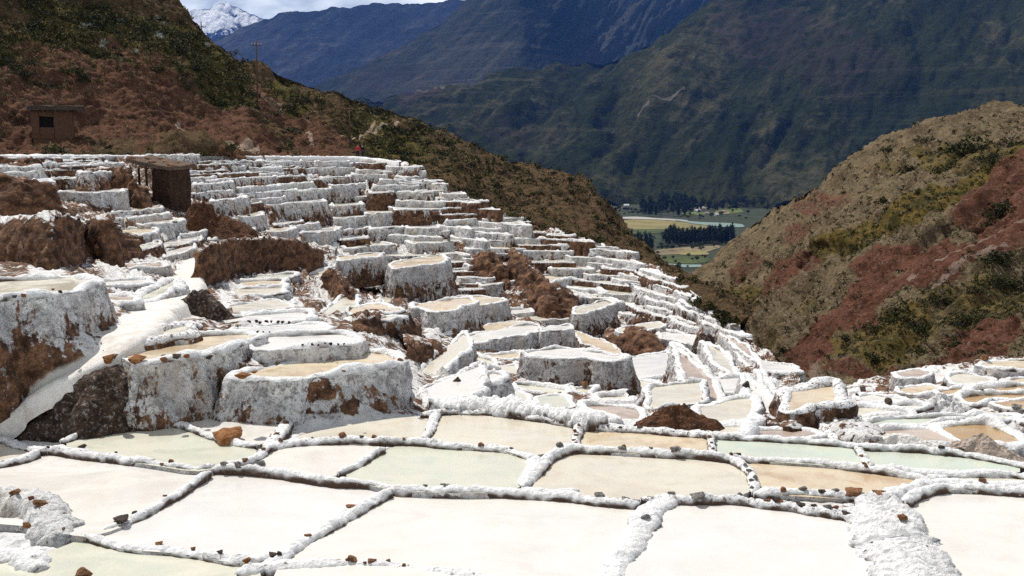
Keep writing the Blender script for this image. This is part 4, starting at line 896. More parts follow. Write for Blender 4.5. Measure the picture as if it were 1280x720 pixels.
BROWN = [(110, 500, 90, 32, -28, 1.), (35, 296, 85, 22, 0, .9), (30, 245, 70, 18, 0, .95), (318, 322, 75, 22, 0, .9), (245, 375, 35, 20, 20, .9), (250, 268, 45, 16, 10, .85), (185, 235, 30, 30, 0, 1.), (120, 285, 35, 16, 20, .7),
         (668, 360, 50, 22, 35, 1.), (690, 388, 40, 14, 10, 1.), (620, 330, 40, 16, 40, .8), (645, 300, 40, 16, 35, .6), (540, 445, 45, 9, 15, .8), (560, 410, 20, 14, 40, .7), (425, 370, 14, 25, -35, .9), (470, 405, 55, 9, 10, .7), (570, 485, 25, 14, 10, .8),
         (780, 425, 50, 10, 0, .6), (830, 455, 60, 12, 10, .5), (930, 420, 60, 16, 40, .8), (985, 465, 40, 12, 40, .9), (880, 390, 60, 10, 40, .6), (845, 525, 60, 12, 0, .8), (740, 330, 60, 14, 25, .4), (280, 235, 60, 14, 0, .5), (400, 232, 50, 10, 0, .5), (1040, 478, 40, 5, 0, .6), (930, 525, 60, 8, 5, .4), (690, 305, 60, 8, 25, .5), (520, 225, 60, 8, 20, .4), (820, 345, 60, 6, 33, .6)]
mb = blobs(PXg, PYg, BROWN, 17, .4, .03)
mb = np.maximum(mb, .78 + .15 * smooth(330, 260, PYg) + .12 * (blobs(PXg, PYg, [(700, 400, 260, 90, 20, 1)], 29) ) + .55 * fbm(np.stack([PXg, PYg * 1.6, PXg * 0], -1).reshape(-1, 3), .03, 4, 23).reshape(PXg.shape))
mb = np.where(PYg > np.interp(PXg, [900, 1000], [515, 545]), mb * .45, mb)
mp = polymask(PXg, PYg, PATHW, np.interp(PYg, [297, 350, 450, 530], [4, 6, 12, 17]).mean() * 0 + 11, 3)
mp = np.maximum(mp, blobs(PXg, PYg, [(228, 384, 34, 14, 0, 1)], 19, .2))
mp *= smooth(-1, 1, PYg - 296)
dd = P0[..., 1]; q3 = P0.reshape(-1, 3)
big = (fbm(q3, .35, 4, 91, True) * .30).reshape(dd.shape); mid = (fbm(q3, 1.3, 4, 95, True) * .13).reshape(dd.shape)
amp = np.clip(.22 + (dd - 26) / 45, .22, 1.5) * (1 - .85 * mp)
P1 = P0 + n * ((big + mid) * amp)[..., None]
P1[..., 2] -= .05
GXY = P1[..., :2].reshape(-1, 2); Zg = P1[..., 2].reshape(-1).copy()
for poly, z in HOLES:
    lo = poly.min(0); hi = poly.max(0)
    idx = np.nonzero((GXY[:, 0] > lo[0]) & (GXY[:, 0] < hi[0]) & (GXY[:, 1] > lo[1]) & (GXY[:, 1] < hi[1]))[0]
    if not len(idx): continue
    ins = idx[in_poly(GXY[idx, 0], GXY[idx, 1], poly)]
    Zg[ins] = np.minimum(Zg[ins], z - .22)
P1[..., 2] = Zg.reshape(dd.shape)
gobj = mesh_np('terrain', P1.reshape(-1, 3), grid_faces(*P1.shape[:2]), M_GND, attr=np.stack([np.clip(mb, 0, 1), mp, 0 * mp], -1).reshape(-1, 3))
tag(gobj, kind='structure')
_gp = P1
def ground_z(x, y, r=.6):
    k = (np.abs(GXY[:, 0] - x) < r) & (np.abs(GXY[:, 1] - y) < r)
    return float(np.median(Zg[k])) if k.any() else None

# the trodden white footpath
pl, _ = resample(chaikin(np.array(PATHW, float), 2, False), 3.0, False)
pc = G(pl[:, 0], pl[:, 1]); tg = np.gradient(pc[:, :2], axis=0); pnm = np.stack([tg[:, 1], -tg[:, 0], 0 * tg[:, 0]], -1); pnm /= np.linalg.norm(pnm, axis=1)[:, None]
ww_ = np.interp(pl[:, 1], [297, 330, 380, 450, 530], [1.2, 1.0, 1.0, .62, .55])[:, None] * (1 + .25 * pn(pc, .6, 3))[:, None]
pv_ = np.array([pc + pnm * ww_ * o_ + np.array([0, 0, h_]) for o_, h_ in ((-1.25, -.5), (-1.08, .0), (-.9, .11), (-.45, .09), (0, .08), (.45, .09), (.9, .11), (1.08, .0), (1.25, -.5))])
pv_[..., 2] += (fbm(pv_.reshape(-1, 3), 1.2, 3, 71) * .035).reshape(pv_.shape[:2])
t = NT('trodden_salt_path'); q_ = t.pos(); t.col(t.mix(t.rng(t.noise(q_, 2.4, 6, .7), .38, .66), (.80, .78, .75), (.66, .60, .53))); t.bump(t.noise(q_, 9, 5, .7), .04, 1.)
tag(mesh_np('path', pv_.reshape(-1, 3), grid_faces(*pv_.shape[:2]), t.m), kind='structure')
# ------------------------------------------------------------------ heaps of earth and salt
M_RED = m_soil('red_brown_earth', ((.070, .030, .015), (.20, .085, .040), (.30, .16, .09)), 1.2, .25)
M_DRK = m_soil('dark_gravel_earth', ((.040, .024, .017), (.125, .075, .050), (.46, .42, .39)), 1.0, .22)
M_SALTP = m_soil('raked_salt', ((.74, .72, .67), (.80, .78, .75), (.66, .62, .55)), 1.5, .06)
M_TANP = m_soil('brown_grey_salt', ((.45, .36, .29), (.58, .50, .43), (.30, .22, .17)), 1.2, .15)
def heap(px, py, wpx, hpx, label, mat, name='earth_heap', cat='heap', depth=.7, d=None, amp=.22, seed=0, peak=1.3, group=None, flat=0., z=None):
    C = at_d(px, py, d if d else float(Dl(px, py))) if z is None else at_z(px, py, z)
    d = C[1]; w = wpx * d / F / 2; h = hpx * d / F
    R, K = 34, 84
    r = np.linspace(0, 1.18, R)[:, None]; a = np.linspace(0, 2 * np.pi, K, endpoint=False)[None]
    rr = 1 + .22 * np.sin(a * 2 + seed) + .12 * np.sin(a * 3 + seed * 2) + .05 * np.sin(a * 7 + seed * 3)
    X = r * rr * np.cos(a) * w; Y = r * rr * np.sin(a) * w * depth
    q = np.stack([X + seed * 9, Y, 0 * X], -1).reshape(-1, 3)
    f = np.clip(1 - np.maximum(r - flat, 0) / (1 - flat), -.3, 1); prof = np.where(f > 0, np.abs(f) ** peak * (1.0), f * .8) + 0 * a
    cr = (fbm(q, 1.1 / max(w, .3), 3, seed + 9, True) * .10).reshape(X.shape); X = X * (1 + cr); Y = Y * (1 + cr)
    Z = h * prof + (fbm(q, 1.6 / max(w, .3), 4, seed, True) * amp * h + fbm(q, 5. / max(w, .3), 4, seed + 5, True) * amp * .5 * h).reshape(X.shape) * np.clip(f + .35, 0, 1)
    V = np.stack([X, Y, Z], -1)
    o = mesh_np(name, V.reshape(-1, 3), grid_faces(R, K, True), mat); o.location = (C[0], C[1] + w * depth * .8, C[2] - .04 * h)
    tag(o, label, cat, group); return o
heap(846, 536, 92, 27, 'red-brown earth heap with dry roots behind the cream tan pan', M_RED, depth=.75, seed=1, peak=.9)
heap(1130, 562, 88, 16, 'flat-topped white salt pile beside the mauve brown pan', M_SALTP, 'salt_pile', 'salt pile', .5, seed=2, amp=.06, peak=.8, flat=.3)
heap(1238, 574, 88, 30, 'brown-grey lumpy heap next to the large ochre pan', M_TANP, 'salt_pile', 'salt pile', .7, seed=3, amp=.1, peak=1.)
heap(1046, 503, 40, 17, 'smooth pale salt cone on the far side of the low ground', M_SALTP, 'salt_pile', 'salt pile', .9, seed=4, amp=.05)
heap(552, 474, 34, 16, 'small pale salt cone behind the big grey wall', M_SALTP, 'salt_pile', 'salt pile', .9, seed=5, amp=.05)
heap(1184, 516, 74, 24, 'rough grey-white salt pile below the right terrace', M_WALL, 'salt_pile', 'salt pile', .8, seed=6, amp=.3)['brown'] = .15
heap(812, 531, 10, 5, 'tiny white salt heap by the red-brown earth heap', M_SALTP, 'salt_pile', 'salt pile', .9, seed=7, amp=.1)
heap(245, 393, 62, 30, 'dark brown rubble mound at the bend of the white footpath', M_DRK, 'earth_bank', 'earth bank', .8, seed=8, amp=.1, peak=.8, flat=.2)
heap(248, 292, 96, 34, 'red-brown spoil heap below the dark shack', M_RED, 'earth_heap', 'heap', .7, seed=14, amp=.28, peak=.9)
heap(572, 498, 52, 26, 'dark brown bank next to the split white pillar', M_DRK, 'earth_bank', 'earth bank', .6, seed=18, amp=.1, peak=.8)
heap(884, 452, 30, 34, 'brown-faced rock bastion in the far hollow', M_DRK, 'earth_bank', 'earth bank', .8, seed=22, amp=.1, peak=.4, flat=.4)
heap(815, 468, 40, 14, 'low brown earth lump in front of the rock bastion', M_RED, 'earth_bank', 'earth bank', .7, seed=23, amp=.25, peak=.7)
heap(918, 524, 28, 10, 'small brown heap on the flats by the ravine', M_RED, 'earth_heap', 'heap', .8, seed=24, amp=.2)
heap(210, 194, 52, 14, 'smooth pinkish boulder mound at the foot of the red slope', M_TANP, 'earth_heap', 'heap', .6, seed=25, amp=.08, d=106)

def bankface(top, bot, label, mat=None, brown=.9, name='earth_bank', cat='earth bank', setback=.5, amp=.16, ledge=2.5, group=None):
    """an eroded bank: foot line on the ground, crest line traced above it, a ledge running back into the slope"""
    n = 90; R = 26
    rs = lambda L: resample(np.array(L, float), .01, False, n - 1, n - 1)[0]
    T, B = rs(chaikin(top, 2, False)), rs(chaikin(bot, 2, False))
    Pb = G(B[:, 0], B[:, 1]); Pt = at_d(T[:, 0], T[:, 1], Pb[:, 1] + setback)
    q = np.linspace(0, 1, R)[:, None, None]
    F_ = Pb[None] * (1 - q) + Pt[None] * q; F_[..., 1] += (q[..., 0] * (1 - q[..., 0])) * -.6 * setback
    hd = Pt.copy(); hd[:, 2] = 0; hd /= np.linalg.norm(hd, axis=1)[:, None]
    dn = Pb - hd * .3 - np.array([0, 0, .8])
    V = np.concatenate([dn[None], F_, (Pt + hd * ledge * .4 + [0, 0, .08])[None], (Pt + hd * ledge)[None], (Pt + hd * (ledge + .6) - [0, 0, 2.5])[None]])
    gu = np.gradient(V, axis=1); gv = np.gradient(V, axis=0); nn = np.cross(gu, gv); nn /= np.linalg.norm(nn, axis=-1)[..., None] + 1e-9
    nn = np.where((nn * V).sum(-1, keepdims=True) > 0, -nn, nn)
    q3 = V.reshape(-1, 3); sc = float(np.clip(Pb[:, 1].mean() / 30, .9, 2.6))
    dv = (fbm(q3 * np.array([1, 1, .45]), .8 / sc, 4, 41, True) * amp * sc + np.abs(pn(q3, 2.4 / sc, 44)) * amp * .8 * sc + fbm(q3, 4 / sc, 3, 46) * amp * .22 * sc).reshape(V.shape[:2])
    taper = np.minimum(1, np.minimum(np.arange(n), n - 1 - np.arange(n)) / 6.)
    V = V + nn * dv[..., None]
    e0, e1 = V[:, :1] + np.array([0, ledge, -.3]), V[:, -1:] + np.array([0, ledge, -.3])
    V = np.concatenate([e0, V, e1], 1)
    o = mesh_np(name, V.reshape(-1, 3), grid_faces(*V.shape[:2]), mat or M_BANK, attr=np.repeat(np.interp(np.arange(len(V)), [0, 18, 25, 27, 40], [1., 1., .75, .3, .2]), V.shape[1])[:, None] * np.array([[1., 0, 0]])); o['brown'] = brown; tag(o, label, cat, group); return o
bankface([(244, 326), (252, 314), (264, 307), (300, 301), (340, 300), (372, 302), (396, 312)], [(236, 352), (250, 356), (272, 354), (296, 341), (342, 336), (372, 336), (398, 336)], 'dark gravel wall of earth above the pale green step pan', brown=.80)
bankface([(8, 530), (40, 508), (80, 484), (120, 464), (150, 460), (172, 470), (184, 500)], [(14, 540), (50, 550), (90, 554), (125, 552), (150, 546), (172, 536), (186, 528)], 'dark gravel slope under the white footpath', M_DRK, brown=.60, setback=1.1)
bankface([(-40, 278), (0, 275), (50, 273), (82, 272), (100, 278), (112, 290)], [(-40, 322), (0, 324), (40, 332), (75, 336), (96, 330), (112, 318)], 'black-brown eroded earth bank with hanging salt at the photo edge', brown=.60, setback=1.5)
bankface([(100, 284), (112, 276), (126, 273), (140, 278), (150, 294)], [(106, 312), (118, 322), (132, 328), (148, 328), (160, 322)], 'dark rounded earth bank beside the mauve pan', brown=.7, setback=1.)
bankface([(-40, 222), (0, 222), (30, 223), (56, 228), (70, 240), (78, 258)], [(-40, 266), (0, 267), (30, 268), (56, 268), (72, 268), (84, 268)], 'black earth bank under the top corner terrace', brown=.95, setback=1.5)
bankface([(-30, 200), (20, 199), (46, 200), (54, 208)], [(-30, 218), (20, 219), (44, 219), (58, 217)], 'low dark bank in the top corner below the red slope', brown=.95, setback=1.)
bankface([(104, 214), (124, 210), (150, 210), (166, 216), (172, 232)], [(104, 234), (124, 236), (150, 242), (166, 256), (178, 262)], 'brown earth bank beneath the terrace beside the dark shack', brown=.85, setback=1.2)
bankface([(634, 312), (648, 316), (664, 334), (680, 352), (700, 366), (718, 378)], [(636, 342), (650, 366), (664, 388), (684, 400), (704, 403), (724, 402)], 'largest red-brown scree slope in the middle of the terraces', brown=.98, name='scree_slope', cat='scree', setback=3., amp=.2)
bankface([(590, 322), (606, 314), (622, 322), (634, 338)], [(586, 342), (604, 352), (622, 358), (640, 362)], 'upper brown scree under the white block pans', brown=.98, name='scree_slope', cat='scree', setback=3., amp=.2)
bankface([(756, 422), (776, 415), (800, 414), (816, 424), (834, 436)], [(754, 436), (776, 440), (800, 444), (816, 446), (838, 444)], 'rough brown crag beside the fluted wall', brown=1., setback=2., amp=.15)
bankface([(410, 342), (420, 341), (430, 352), (440, 370)], [(408, 362), (418, 372), (430, 384), (444, 388)], 'leaning brown earth fin beside the small tan pan', brown=.9, setback=.8)
bankface([(505, 432), (530, 434), (556, 440), (580, 450)], [(508, 444), (530, 450), (556, 456), (584, 460)], 'low eroded brown bank behind the small pale salt cone', brown=.85, setback=.8)
bankface([(440, 404), (470, 398), (500, 396), (516, 408)], [(444, 412), (470, 416), (500, 418), (520, 422)], 'brown eroded face below the cream shelf', brown=.85, setback=.8)
for L_, w_, h_, lab_, b_ in [([(1028, 512), (1046, 528), (1068, 543), (1088, 557)], 1.5, .42, 'rugged salt ridge with brown streaks at the head of the flats', .75), ([(984, 541), (1004, 524), (1028, 508), (1040, 496)], .7, .30, 'thin brown earth ridge slanting across the salt flats', 1.1), ([(940, 500), (975, 512), (1010, 520), (1040, 524)], .8, .35, 'brown-stained salt ridge below the ravine', .9), ([(1000, 484), (1030, 494), (1062, 506), (1090, 512)], .8, .3, 'stony salt ridge in front of the ravine mouth', .7), ([(906, 512), (940, 520), (972, 534)], .6, .25, 'low brown ridge between the small flats', 1.0)]:
    bank_ = dyke(L_, w_, lab_, h_, z=[zD(x, y) for x, y in L_], mat=M_WALL, brown=b_, name='salt_ridge', cat='salt ridge', group=None, stones=.5, base=.6)
# ------------------------------------------------------------------ stones
M_ROCKB = m_rock('brown_stone', (.13, .055, .026), (.37, .19, .095), .0)
M_ROCKG = m_rock('grey_crusted_stone', (.12, .11, .10), (.36, .34, .32), .08)
M_ROCKD = m_rock('dark_stone', (.035, .028, .025), (.12, .085, .065), .02)
M_ROCKO = m_rock('orange_stone', (.20, .075, .025), (.40, .19, .08), -.04)
ROCKM = {}
def rock_mesh(kind, mat, k):
    key = (kind, k)
    if key in ROCKM: return ROCKM[key]
    bm = bmesh.new(); bmesh.ops.create_icosphere(bm, subdivisions=4, radius=1)
    r = np.random.default_rng(k * 7 + 3)
    for _ in range(12):
        nn = Vector(r.normal(size=3)).normalized(); nn.z *= .7; nn.normalize(); dd_ = r.uniform(.42, .74)
        for v in bm.verts:
            e = v.co.dot(nn) - dd_
            if e > 0: v.co -= nn * e * .985
    co = np.array([v.co for v in bm.verts]); dv = fbm(co + k * 5, 1.3, 4, k) * .08 + fbm(co, 4, 3, k + 3, True) * .035
    for v, e in zip(bm.verts, dv): v.co += v.co.normalized() * float(e)
    o = from_bm('stone', bm, mat, sm=True); me = o.data; bpy.data.objects.remove(o)
    ROCKM[key] = me; return me
KM = {'b': M_ROCKB, 'g': M_ROCKG, 'd': M_ROCKD, 'o': M_ROCKO}
KW = {'b': 'brown', 'g': 'grey salt-crusted', 'd': 'dark', 'o': 'orange-brown'}
CRP = np.concatenate(CREST); CRX = to_px(CRP)
def rock(px, py, w, kind, label, z=None, hh=.62, dp=.8, group=None, name='stone', rot=None):
    z = float(zfg(py)) + .10 if z is None else z
    C = at_z(px, py, z); s = w * C[1] / F / 2 * (1.12 if w > 20 else .92)
    if py > 505:                                  # seat it on the crest of the dyke it belongs to
        qx, qy = CRX; i = int(np.argmin((qx - px) ** 2 + (qy + w * .2 - py) ** 2 * 1.5))
        if np.hypot(qx[i] - px, qy[i] - py) < 22: C = CRP[i] + np.array([rng.normal() * .03, rng.normal() * .05, -s * hh * rng.uniform(.15, .5)])
    o = bpy.data.objects.new(name, rock_mesh(kind, KM[kind], int(rng.integers(6)))); COL.objects.link(o)
    o.scale = (s, s * dp, s * hh * rng.uniform(.9, 1.15)); o.location = (C[0], C[1], C[2] + s * hh * .35)
    o.rotation_euler = (rng.uniform(-.15, .15), rng.uniform(-.15, .15), rng.uniform(-.5, .5) if rot is None else rot)
    tag(o, label, 'stone', group); return o
ROCKS = [
 ('o', 'big orange-brown boulder standing between the greenish pan and the bright white pan', None, [(283, 553, 46)]),
 ('d', 'dark stone on the knobbly white dyke above the creamy pan', 'stones on the knobbly dyke', [(104, 559, 14), (150, 560, 7), (62, 560, 8)]),
 ('b', 'brown stone on the knobbly white dyke under the greenish pan', 'stones on the knobbly dyke', [(213, 580, 13), (205, 582, 8)]),
 ('b', 'brown stone perched on the slanting knobbly dyke', None, [(207, 619, 12)]),
 ('d', 'long dark slab lying on the slanting knobbly dyke', None, [(151, 651, 32)]),
 ('d', 'dark stone just above the long dark slab', None, [(168, 639, 14)]),
 ('g', 'grey stone on the curved stony dyke by the boulder', 'stones on the curved stony dyke', [(326, 585, 20), (296, 586, 14), (281, 587, 14)]),
 ('b', 'brown stone on the curved stony dyke near the boulder', 'stones on the curved stony dyke', [(307, 577, 12), (330, 564, 14), (350, 551, 12), (346, 545, 12), (358, 530, 12)]),
 ('o', 'tan stone on the lumpy dyke of rounded white stones', 'tan stones on the lumpy dyke', [(192, 681, 15), (240, 687, 13), (310, 704, 16)]),
 ('d', 'dark stone on the lumpy dyke of rounded white stones', 'dark stones on the lumpy dyke', [(273, 697, 15), (340, 697, 22), (350, 690, 12)]),
 ('b', 'brown stone on top of the crusted corner wall', 'stones on the crusted corner wall', [(20, 622, 20), (40, 624, 15), (57, 634, 22), (76, 650, 13), (85, 662, 12)]),
 ('o', 'tan block set in the front of the crusted corner wall', None, [(33, 658, 18)]),
 ('b', 'red-brown stone by the lower corner of the pale greenish pan', None, [(103, 719, 28)]),
 ('b', 'red stone on the long white dyke below the big grey wall', 'red stones on the long white dyke', [(431, 548, 18), (464, 547, 18), (503, 554, 11), (600, 554, 18), (641, 562, 8)]),
 ('d', 'dark stone on the long white dyke below the big grey wall', 'dark stones on the long white dyke', [(451, 548, 9), (388, 551, 7)]),
 ('o', 'flat orange stone on the slanting dyke of the largest pan', 'flat orange stones on the slanting dyke', [(436, 632, 18), (380, 669, 18)]),
 ('b', 'red-brown stone in the row along the bottom edge', 'row of red-brown stones at the bottom edge', [(440, 705, 21), (467, 707, 18), (484, 713, 13), (502, 714, 13), (436, 717, 12), (455, 714, 8)]),
 ('g', 'grey stone on the long dyke above the largest white pan', 'grey stones above the largest white pan', [(559, 605, 20), (535, 607, 12), (779, 618, 16), (840, 619, 14), (872, 622, 24), (755, 617, 18)]),
 ('d', 'dark flat stone on the thick white salt bank', 'dark stones on the thick salt bank', [(691, 525, 16), (800, 537, 16), (735, 535, 10), (775, 536, 9), (760, 536, 8)]),
 ('g', 'grey stone on the dyke behind the long cream pan', 'grey stones behind the long cream pan', [(700, 560, 18), (776, 564, 14), (846, 569, 18), (812, 566, 10)]),
 ('b', 'brown stone on the dyke behind the long cream pan', 'brown stones behind the long cream pan', [(720, 557, 13), (782, 562, 10), (842, 565, 13), (913, 569, 11)]),
 ('b', 'brown cobble in the cross dyke between cream and tan pans', 'cobbles in the first cross dyke', [(724, 534, 9), (722, 540, 9), (719, 546, 9), (717, 552, 9)]),
 ('b', 'brown cobble in the cross dyke between tan and aqua pans', 'cobbles in the second cross dyke', [(893, 549, 10), (892, 556, 8), (890, 563, 9)]),
 ('d', 'dark stone at the head of the curved stone chain', None, [(924, 574, 17)]),
 ('g', 'triangular grey stone half sunk in the broad white dyke', None, [(815, 652, 16)]),
 ('g', 'white-grey cobble in the curved chain of small stones', 'cobbles of the curved stone chain', [(930, 585, 12), (937, 591, 12), (942, 597, 11), (943, 603, 11), (939, 611, 12), (922, 620, 12)]),
 ('b', 'bigger brown boulder on the wide rubble dyke', None, [(1067, 620, 28)]),
 ('b', 'flatter brown boulder to the right of the bigger one on the rubble dyke', None, [(1096, 621, 23)]),
 ('d', 'dark stone in the wide rubble dyke', 'dark stones of the rubble dyke', [(1028, 619, 14), (1002, 631, 19), (1018, 633, 11), (1060, 636, 17), (969, 633, 12)]),
 ('g', 'grey stone in the wide rubble dyke', 'grey stones of the rubble dyke', [(1005, 620, 14), (1032, 633, 15), (1045, 622, 14), (988, 622, 9)]),
 ('o', 'orange stone in the wide rubble dyke', 'orange stones of the rubble dyke', [(1046, 632, 12), (979, 618, 15), (956, 624, 11), (975, 628, 12)]),
 ('o', 'orange stone lying on the rough broad salt bank', None, [(1126, 648, 20)]),
 ('d', 'dark stone sticking out of the rough broad salt bank', 'dark stones of the rough salt bank', [(1152, 679, 14), (1125, 686, 8), (1076, 660, 12)]),
 ('b', 'brown stone on the dyke above the warm white pan', None, [(1231, 607, 17)]),
 ('d', 'dark stone at the end of the flat white salt pile', 'dark stones by the flat salt pile', [(1176, 563, 17), (1204, 560, 14)]),
 ('b', 'bare cobble of the cross dyke between the aqua pans', 'cobbles between the aqua pans', [(1072, 567, 9), (1076, 573, 9), (1080, 579, 9), (1085, 585, 9)]),
]
for kind, lab, grp, L in ROCKS:
    for (x, y, w) in L:
        zz = None
        if 'corner wall' in lab: zz = float(zfg(y)) + (.62 if 'top' in lab else .35)
        if 'rough broad' in lab: zz = float(zfg(y)) + .30
        if 'thick' in lab: zz = float(zfg(y)) + .22
        rock(x, y, w, kind, lab, zz, hh=.34 if ('slab' in lab or 'flat' in lab) else .75 if 'boulder' in lab else .62, group=grp, name='boulder' if 'boulder' in lab else 'stone')
W2 = [(130, 441, 10, 'd'), (150, 440, 15, 'd'), (165, 424, 15, 'b'), (168, 434, 13, 'o'), (135, 452, 22, 'o'), (142, 446, 16, 'b'), (172, 450, 25, 'o'), (206, 452, 16, 'b'), (205, 447, 10, 'd'), (220, 446, 17, 'd'), (234, 447, 13, 'o'), (262, 448, 12, 'd'), (176, 418, 12, 'd'), (188, 414, 10, 'b')]
for x, y, w, k in W2: rock(x, y, w, k, f'{KW[k]} stone on the wall edge of the stone-lined tan pan', -5.66, group='stones edging the tan pan by the footpath')
for x, y, w in [(304, 470, 24), (318, 466, 12), (500, 450, 14), (508, 448, 10), (430, 464, 9)]: rock(x, y, w, 'o', 'flat orange-brown stone on the rim of the big grey wall', -5.95, .4, group='stones on the rim of the big grey wall')
for x, y, w, k in [(18, 371, 9, 'd'), (5, 371, 10, 'b'), (30, 370, 11, 'o'), (76, 366, 9, 'd'), (66, 362, 7, 'b')]: rock(x, y, w, k, f'{KW[k]} stone on the rim of the tall knobbly wall', -3.98, group='stones on the tall knobbly wall')
for (x0, x1, y, z, nn, lab) in [(312, 360, 403, None, 8, 'pebble in the row in front of the mauve pink strip'), (322, 428, 416, -5.85, 14, 'pebble in the row behind the pinkish pan'), (380, 432, 431, -5.80, 7, 'pebble on the rim of the pinkish pan'), (442, 502, 391.5, None, 10, 'pebble in the row along the small tan pan')]:
    zz = zD((x0 + x1) / 2, y) + .12 if z is None else z
    for x in np.linspace(x0, x1, nn): rock(x + rng.uniform(-2, 2), y + rng.uniform(-.7, .7), rng.uniform(4, 7.5), 'd', lab, zz, .8, group=lab.replace('pebble', 'pebbles'))
# stones left on the edges of the smaller pans
RIMS = [o for o in COL.objects if o.name.startswith('rim')]
for k in rng.choice(len(RIMS), 46, replace=False):
    o_ = RIMS[k]; v = o_.data.vertices; n_ = len(v) // 8; i = int(4 * n_ + rng.integers(n_)); p = v[i].co + o_.parent.location
    x, y = to_px(np.array(p)); kd = 'bdg'[int(rng.integers(3))]; s = rng.uniform(.10, .26) * (1 if p[1] < 45 else 1.5)
    if p[1] < 32: continue
    o = bpy.data.objects.new('stone', rock_mesh(kd, KM[kd], int(rng.integers(6)))); COL.objects.link(o)
    o.scale = (s, s * .8, s * .65); o.location = (p[0], p[1], p[2] + s * .25); o.rotation_euler = (0, 0, rng.uniform(0, 6))
    tag(o, f'{KW[kd]} stone on a pan edge {zone(x, 200, y)}' if x < 1080 else f'{KW[kd]} stone lying on a pan edge of the right terrace', 'stone', 'stones on the pan edges')
# ------------------------------------------------------------------ plants on the slopes
M_LEAF = m_leaf('scrub_leaves'); M_TREE = m_leaf('tree_leaves')
M_BARK = m_flat('bark', (.12, .085, .06), .95, .4, 6.)
def leaf_cloud(C, S, N, size, cols, seed, squash=.7, hollow=.5):
    """N little faces round each centre C (with radius S): arrays for mesh_np"""
    r = np.random.default_rng(seed); n = len(C); M = n * N
    u = r.normal(size=(M, 3)); u /= np.linalg.norm(u, axis=1)[:, None]
    rad = r.uniform(hollow, 1., (M, 1)) ** .7
    S_ = np.repeat(S, N)[:, None]
    ctr = np.repeat(C, N, 0) + u * rad * S_ * np.array([1, 1, squash]) * (1 + .3 * r.normal(size=(M, 1))) + np.array([0, 0, 1]) * S_ * squash * .45
    a = r.normal(size=(M, 3)); a /= np.linalg.norm(a, axis=1)[:, None]
    b = np.cross(a, r.normal(size=(M, 3))); b /= np.linalg.norm(b, axis=1)[:, None]
    sz = size * S_ * r.uniform(.6, 1.4, (M, 1))
    V = np.stack([ctr - a * sz, ctr + b * sz * .55, ctr + a * sz, ctr - b * sz * .55], 1).reshape(-1, 3)
    c = np.repeat(np.repeat(cols, N, 0) * r.uniform(.65, 1.35, (M, 1)), 4, 0)
    return V, np.arange(M * 4).reshape(-1, 4), np.clip(c, 0, 1)
def pick(hill, n, seed, wfun):
    r = np.random.default_rng(seed); PX, PY = hill['PX'][:hill['nv']], hill['PY'][:hill['nv']]
    A = np.abs(np.gradient(PX, axis=1) * np.gradient(PY, axis=0)); w = A * (PX > -60) * (PX < 1340) * (PY > -25) * wfun(PX, PY, [m[:hill['nv']] for m in hill['mask']])
    w = w.ravel() / w.sum(); i = r.choice(len(w), n, p=w)
    return hill['P'][:hill['nv']].reshape(-1, 3)[i], PX.ravel()[i], PY.ravel()[i]
def palette(n, seed, L):
    r = np.random.default_rng(seed); L = np.array(L); return L[r.integers(len(L), size=n)] * r.uniform(.75, 1.25, (n, 1))
GREENS = [(.030, .036, .012), (.045, .048, .014), (.060, .058, .018), (.022, .026, .011), (.085, .075, .028)]
DRY = [(.15, .115, .045), (.20, .155, .07), (.11, .085, .04), (.075, .070, .025)]
wl = lambda X, Y, m: (.25 + 1.1 * m[1]) * (1 - .85 * np.clip(m[0], 0, 1)) * (1 - m[2])
P, x, y = pick(HL, 4300, 1, lambda X, Y, m: (.25 + .9 * m[1] + .9 * (X > 430)) * (1 - .93 * np.clip(m[0] * 1.3, 0, 1)) * (1 - m[2]))
S = np.random.default_rng(2).uniform(.16, .55, len(P)) * np.clip(P[:, 1] / 130, .8, 1.7)
V, Fq, c = leaf_cloud(P, S, 26, .34, palette(len(P), 3, GREENS + DRY[2:]), 4)
tag(mesh_np('scrub', V, Fq, M_LEAF, attr=c, smoothf=False), 'low dry scrub covering the brown slopes above the pans', 'scrub', kind='stuff')
P, x, y = pick(HL, 2400, 5, lambda X, Y, m: (.3 + 1. * m[1]) * (1 - .6 * np.clip(m[0], 0, 1)) * (1 - m[2]))
S = np.random.default_rng(6).uniform(.14, .40, len(P)) * np.clip(P[:, 1] / 130, .8, 1.5)
V, Fq, c = leaf_cloud(P, S, 18, .40, palette(len(P), 7, DRY), 8, .9)
tag(mesh_np('dry_grass', V, Fq, M_LEAF, attr=c, smoothf=False), 'straw coloured grass tufts on the brown slopes', 'grass', kind='stuff')
P, x, y = pick(HR, 5600, 9, lambda X, Y, m: (.45 + .6 * m[1]) * (1 - .85 * np.clip(m[0], 0, 1)) * (1 - m[2] * .5))
S = np.random.default_rng(10).uniform(.08, .24, len(P)) * np.clip(P[:, 1] / 85, .8, 1.9)
V, Fq, c = leaf_cloud(P, S, 22, .36, palette(len(P), 11, GREENS + [(.13, .12, .085), (.17, .15, .10), (.09, .075, .03)]), 12)
tag(mesh_np('scrub', V, Fq, M_LEAF, attr=c, smoothf=False), 'sparse low scrub dotted over the red and ochre hill', 'scrub', kind='stuff')
